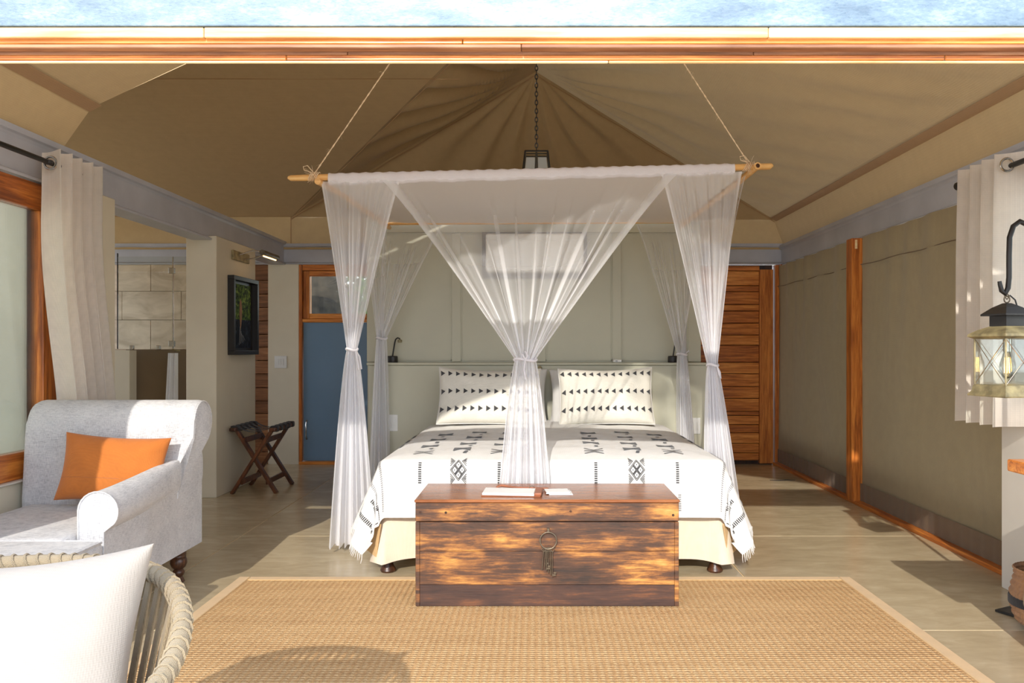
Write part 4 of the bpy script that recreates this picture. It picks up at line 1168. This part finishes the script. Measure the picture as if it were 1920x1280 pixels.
B().lathe([(.013, 0), (.022, .004), (.022, .02), (.013, .024)], (cx, 4.10, 2.148), 12).out('finial', 'black', t, True)
B().tube([(XL+.0, 3.2, 2.19), (cx, 3.2, 2.18), (cx, 3.2, 2.16)], .008, 8).out('bracket', 'black', t, True)
rx_ = 2.25
t = curtain('window_curtain', 'short ivory eyelet curtain behind the brass lantern', rx_, 3.75, 4.19, 2.13, .835, 4, .075, .02)
for y in (3.80,): B().tube([Vector((rx_-.03+.03*math.cos(a), y-.03, 2.07+.03*math.sin(a))) for a in [2*PI*i/20 for i in range(20)]], .006, 7, closed=True).out('eyelet', 'chrome', t, True)
t = thing('curtain_rod', 'black curtain rod above the short ivory curtain', 'curtain rod', (rx_, 3.3, 2.07))
B().tube([(rx_, 2.35, 2.07), (rx_, 4.26, 2.07)], .013, 12).out('rod', 'black', t, True)
B().tube([(rx_, 4.23, 2.07), (rx_, 4.27, 2.07)], .022, 14).out('finial', 'black', t, True)
B().tube([(2.52, 3.3, 2.09), (rx_, 3.3, 2.085), (rx_, 3.3, 2.07)], .008, 8).out('bracket', 'black', t, True)

# ------------------------------------------------------------------ pendant lantern over the net
pc = Vector((.003, 5.6, 2.25))
t = thing('pendant_lantern', 'black framed glass pendant lantern on a chain above the net', 'lamp', pc)
tz = 2.57; hw, hb = .078, .115
T = [(-hw, -hw), (hw, -hw), (hw, hw), (-hw, hw)]; Bq = [(-hb, -hb), (hb, -hb), (hb, hb), (-hb, hb)]
for k in range(4):
    a, b2 = T[k], T[(k+1) % 4]; c, d = Bq[k], Bq[(k+1) % 4]
    B().tube([pc+Vector((a[0], a[1], tz-2.25)), pc+Vector((b2[0], b2[1], tz-2.25))], .006, 6).out('frame_bar', 'black', t)
    B().tube([pc+Vector((c[0], c[1], 0)), pc+Vector((d[0], d[1], 0))], .006, 6).out('frame_bar', 'black', t)
    B().tube([pc+Vector((a[0], a[1], tz-2.25)), pc+Vector((c[0], c[1], 0))], .006, 6).out('frame_bar', 'black', t)
    raw('glass_pane', [pc+Vector((a[0], a[1], tz-2.25)), pc+Vector((b2[0], b2[1], tz-2.25)), pc+Vector((d[0], d[1], 0)), pc+Vector((c[0], c[1], 0))], [(0, 1, 2, 3)], 'glass', t)
B().tube([pc+Vector((-hw, 0, tz-2.25)), pc+Vector((hw, 0, tz-2.25))], .005, 6).out('cross_bar', 'black', t)
B().tube([pc+Vector((0, 0, .33)), pc+Vector((0, 0, .20))], [.008, .014], 10).out('lamp_holder', 'black', t)
B().lathe([(.008, .20), (.012, .195), (.022, .16), (.030, .125), (.024, .10), (.008, .09)][::-1], pc, 16).out('bulb', 'white_plastic', t, True)
b = B(); z = 2.58; k = 0
while z < 3.64:
    a = Vector((1, 0, 0)) if k % 2 else Vector((0, 1, 0))
    b.tube([Vector((pc.x, pc.y, z+.018))+a*.010*math.cos(w_)+Vector((0, 0, .019*math.sin(w_))) for w_ in [2*PI*i/10 for i in range(10)]], .0035, 5, closed=True)
    z += .030; k += 1
b.out('chain', 'black', t, True)

# ------------------------------------------------------------------ lantern on a crook stand
LY = 3.4
lc = pp(1888, 743, LY)
t = thing('crook_stand', 'black iron crook stand holding the brass lantern', 'stand', (2.12, LY, 0))
def q(px, py): return pp(px, py, LY)
B().tube([Vector((2.16, LY, .01)), Vector((2.16, LY, 1.60)), q(1945, 445), q(1928, 422), q(1912, 415), q(1900, 424), q(1893, 445), q(1892, 480), q(1892, 520), q(1890, 540), q(1884, 551), q(1878, 545), q(1875, 533), q(1874, 527)], [.011]*11+[.010, .009, .008], 10).out('crook_pole', 'black', t, True)
raw('foot_plate', [Vector((2.10, 3.66, .002)), Vector((2.33, 3.76, .002)), Vector((2.33, 3.22, .002)), Vector((2.10, 3.66, .012)), Vector((2.33, 3.76, .02)), Vector((2.33, 3.22, .02))], [(0, 2, 1), (3, 4, 5), (0, 1, 4, 3), (1, 2, 5, 4), (2, 0, 3, 5)], 'black', t)
t = thing('lantern', 'square brass and glass candle lantern with crossed wires', 'lantern', lc)
def sq(b, prof, c):
    rings = []
    for h, z in prof: rings.append([b.bm.verts.new((c.x+x*h, c.y+y*h, c.z+z)) for x, y in ((-1, -1), (1, -1), (1, 1), (-1, 1))])
    for i in range(len(prof)-1):
        for k in range(4): b.bm.faces.new((rings[i][k], rings[i][(k+1) % 4], rings[i+1][(k+1) % 4], rings[i+1][k]))
    b.bm.faces.new(rings[0][::-1]); b.bm.faces.new(rings[-1]); return b
ROT = Matrix.Rotation(.22, 4, 'Z')
def spin(o): 
    o.data.transform(Matrix.Translation(lc) @ ROT @ Matrix.Translation(-lc)); return o
spin(sq(B(), [(.104, 0), (.106, .006), (.094, .022), (.090, .045), (.086, .050)], lc).out('lantern_base', 'antique', t))
spin(sq(B(), [(.088, .245), (.106, .255), (.104, .265), (.078, .283), (.046, .298)], lc).out('lantern_roof', 'antique', t))
spin(sq(B(), [(.046, .2985), (.046, .342)], lc).out('chimney', 'black', t))
spin(sq(B(), [(.070, .3425), (.070, .350), (.04, .378), (.012, .396)], lc).out('chimney_cap', 'black', t))
B().tube([lc+Vector((.012*math.cos(a), 0, .412+.014*math.sin(a))) for a in [2*PI*i/14 for i in range(14)]], .003, 6, closed=True).out('hanging_ring', 'bronze', t, True)
B().tube([lc+Vector(v_) for v_ in ((-.01, 0, .426), (-.004, -.004, .44), (.01, 0, .426), (.0, 0, .412), (-.01, 0, .426))], .003, 6).out('hook_link', 'bronze', t, True)
B().tube([lc+Vector(v_) for v_ in ((.012, 0, .43), (.035, .0, .41), (.05, 0, .36))], .003, 6).out('hook_wire', 'black', t, True)
C4 = [(-.085, -.085), (.085, -.085), (.085, .085), (-.085, .085)]
for k in range(4):
    a, b2 = C4[k], C4[(k+1) % 4]
    spin(B().tube([lc+Vector((a[0], a[1], .05)), lc+Vector((a[0], a[1], .245))], .004, 6).out('corner_wire', 'antique', t))
    for p_, q_ in (((a[0], a[1], .245), (b2[0], b2[1], .05)), ((a[0], a[1], .05), (b2[0], b2[1], .245))):
        spin(B().tube([lc+Vector(p_)*1.0, lc+Vector(q_)], .0017, 5).out('cross_wire', 'chrome', t))
    spin(raw('glass_pane', [lc+Vector((a[0]*.98, a[1]*.98, .05)), lc+Vector((b2[0]*.98, b2[1]*.98, .05)), lc+Vector((b2[0]*.98, b2[1]*.98, .245)), lc+Vector((a[0]*.98, a[1]*.98, .245))], [(0, 1, 2, 3)], 'glass', t))
B().tube([lc+Vector((0, 0, .245)), lc+Vector((0, 0, .19))], .015, 12).out('lamp_holder', 'chrome', t, True)
B().lathe([(.012, .19), (.016, .18), (.028, .14), (.030, .115), (.020, .085), (.004, .075)][::-1], lc, 18).out('bulb', 'bulb', t, True)
for dx in (-.008, 0, .008): B().tube([lc+Vector((dx, 0, .165)), lc+Vector((dx*1.4, 0, .10))], .0018, 5).out('filament', 'filament', t)

# ------------------------------------------------------------------ wooden desk, basket
t = thing('wooden_desk', 'orange teak table top edge against the pale front wall', 'table', (2.06, 2.6, 0))
B().box(1.765, 2.34, 2.32, 3.0, .745, .79, .006, 2).out('table_top', 'teak', t)
for x in (1.93, 2.27):
    for y in (2.36, 2.93): box('leg', x, x+.05, y, y+.05, 0, .744, 'teak_v', t, .003)
box('back_panel', 1.86, 2.26, 2.4, 2.43, .25, .744, 'teak', t, .003)
t = thing('jute_basket', 'woven jute basket with a dark band beside the iron stand', 'basket', (2.22, 3.35, 0))
bprof = [(.105, 0), (.125, .02), (.14, .07), (.145, .12), (.135, .17), (.125, .21), (.13, .24)]
def basket(u, v):
    k = v*6; i = min(5, int(k)); f = k-i; r = lerp(bprof[i][0], bprof[i+1][0], f); z = lerp(bprof[i][1], bprof[i+1][1], f)
    r += .004*math.sin(v*60)+.002*math.sin(u*2*PI*40)
    return (2.19+r*math.cos(2*PI*u), 3.42+r*math.sin(2*PI*u), z+.022)
grid('basket_wall', basket, 160, 40, 'jute', t, closed_u=True)
B().lathe([(.149, .105), (.15, .11), (.15, .135), (.147, .14)], (2.19, 3.42, 0), 40).out('dark_band', 'webbing', t, True)
B().tube([(2.075, 3.35, .22), (2.045, 3.34, .20), (2.04, 3.34, .14), (2.058, 3.35, .10)], .006, 7).out('handle', 'rope', t, True)
B().tube([(2.05, 3.16, .01), (2.33, 3.16, .012)], .008, 6).out('iron_rod', 'black', t, True)

# stone beside the door
t = thing('twig', 'small dry twig lying on the floor before the teak door', 'twig', (2.27, 7.3, 0))
B().tube([(2.14, 7.32, .006), (2.22, 7.30, .007), (2.30, 7.33, .006), (2.37, 7.31, .007)], [.003, .005, .005, .002], 6).out('stem', 'bark', t)
B().tube([(2.22, 7.30, .008), (2.26, 7.26, .012)], [.003, .001], 5).out('branch', 'bark', t)

# ------------------------------------------------------------------ outdoors: tree seen through the door light, tree in front that dapples the sun
def leaves(name, cen, rad, n, size, parent, mat='leaf', seed=1):
    r = random.Random(seed); V = []; Fc = []
    for i in range(n):
        d = Vector((r.gauss(0, 1), r.gauss(0, 1), r.gauss(0, 1))).normalized()*rad*r.random()**.5
        p = Vector(cen)+Vector((d.x, d.y, d.z*.8)); a = Vector((r.uniform(-1, 1), r.uniform(-1, 1), r.uniform(-1, 1))).normalized()
        b = a.orthogonal().normalized(); s = size*r.uniform(.6, 1.3); k = len(V)
        V += [p-a*s, p-b*s*.3, p+a*s, p+b*s*.3]; Fc.append((k, k+1, k+2, k+3))
    o = raw(name, V, Fc, mat, parent); o['kind'] = 'stuff'; return o
t = thing('garden_tree', 'grey barked tree behind the glazed light of the blue door', 'tree', (-2.6, 10.2, -.3))
B().tube([(-2.85, 10.2, -.4), (-2.8, 10.25, 1.2), (-2.72, 10.2, 3), (-2.6, 10.3, 5)], [.42, .36, .28, .18], 16).out('trunk', 'bark', t, True)
leaves('foliage', (-2.1, 11.2, 1.9), 1.1, 4200, .07, t, seed=3)
t = thing('shade_tree', 'leafy tree standing in front of the tent', 'tree', (1.2, -7, 0))
B().tube([(2.6, -7.5, -.1), (2.4, -7.3, 3), (1.6, -7, 6), (.4, -6.8, 8.5)], [.2, .15, .09, .04], 10).out('trunk', 'bark', t, True)
for k, (p, q, r_, n_) in enumerate((((1.0, -6.9, 7.2), (-1.1, -6.6, 7.45), .42, 110), ((.7, -6.85, 7.9), (-.5, -6.4, 8.3), .5, 130), ((.4, -6.8, 8.5), (.6, -6.7, 9.4), .5, 120), ((1.9, -7.1, 5.2), (.8, -6.5, 6.15), .28, 26))):
    p, q = Vector(p), Vector(q); B().tube([p, (p+q)/2+Vector((0, 0, .25)), q], [.045, .026, .010], 7).out('branch', 'bark', t)
    leaves('foliage', q, r_, n_, .08, t, seed=20+k)
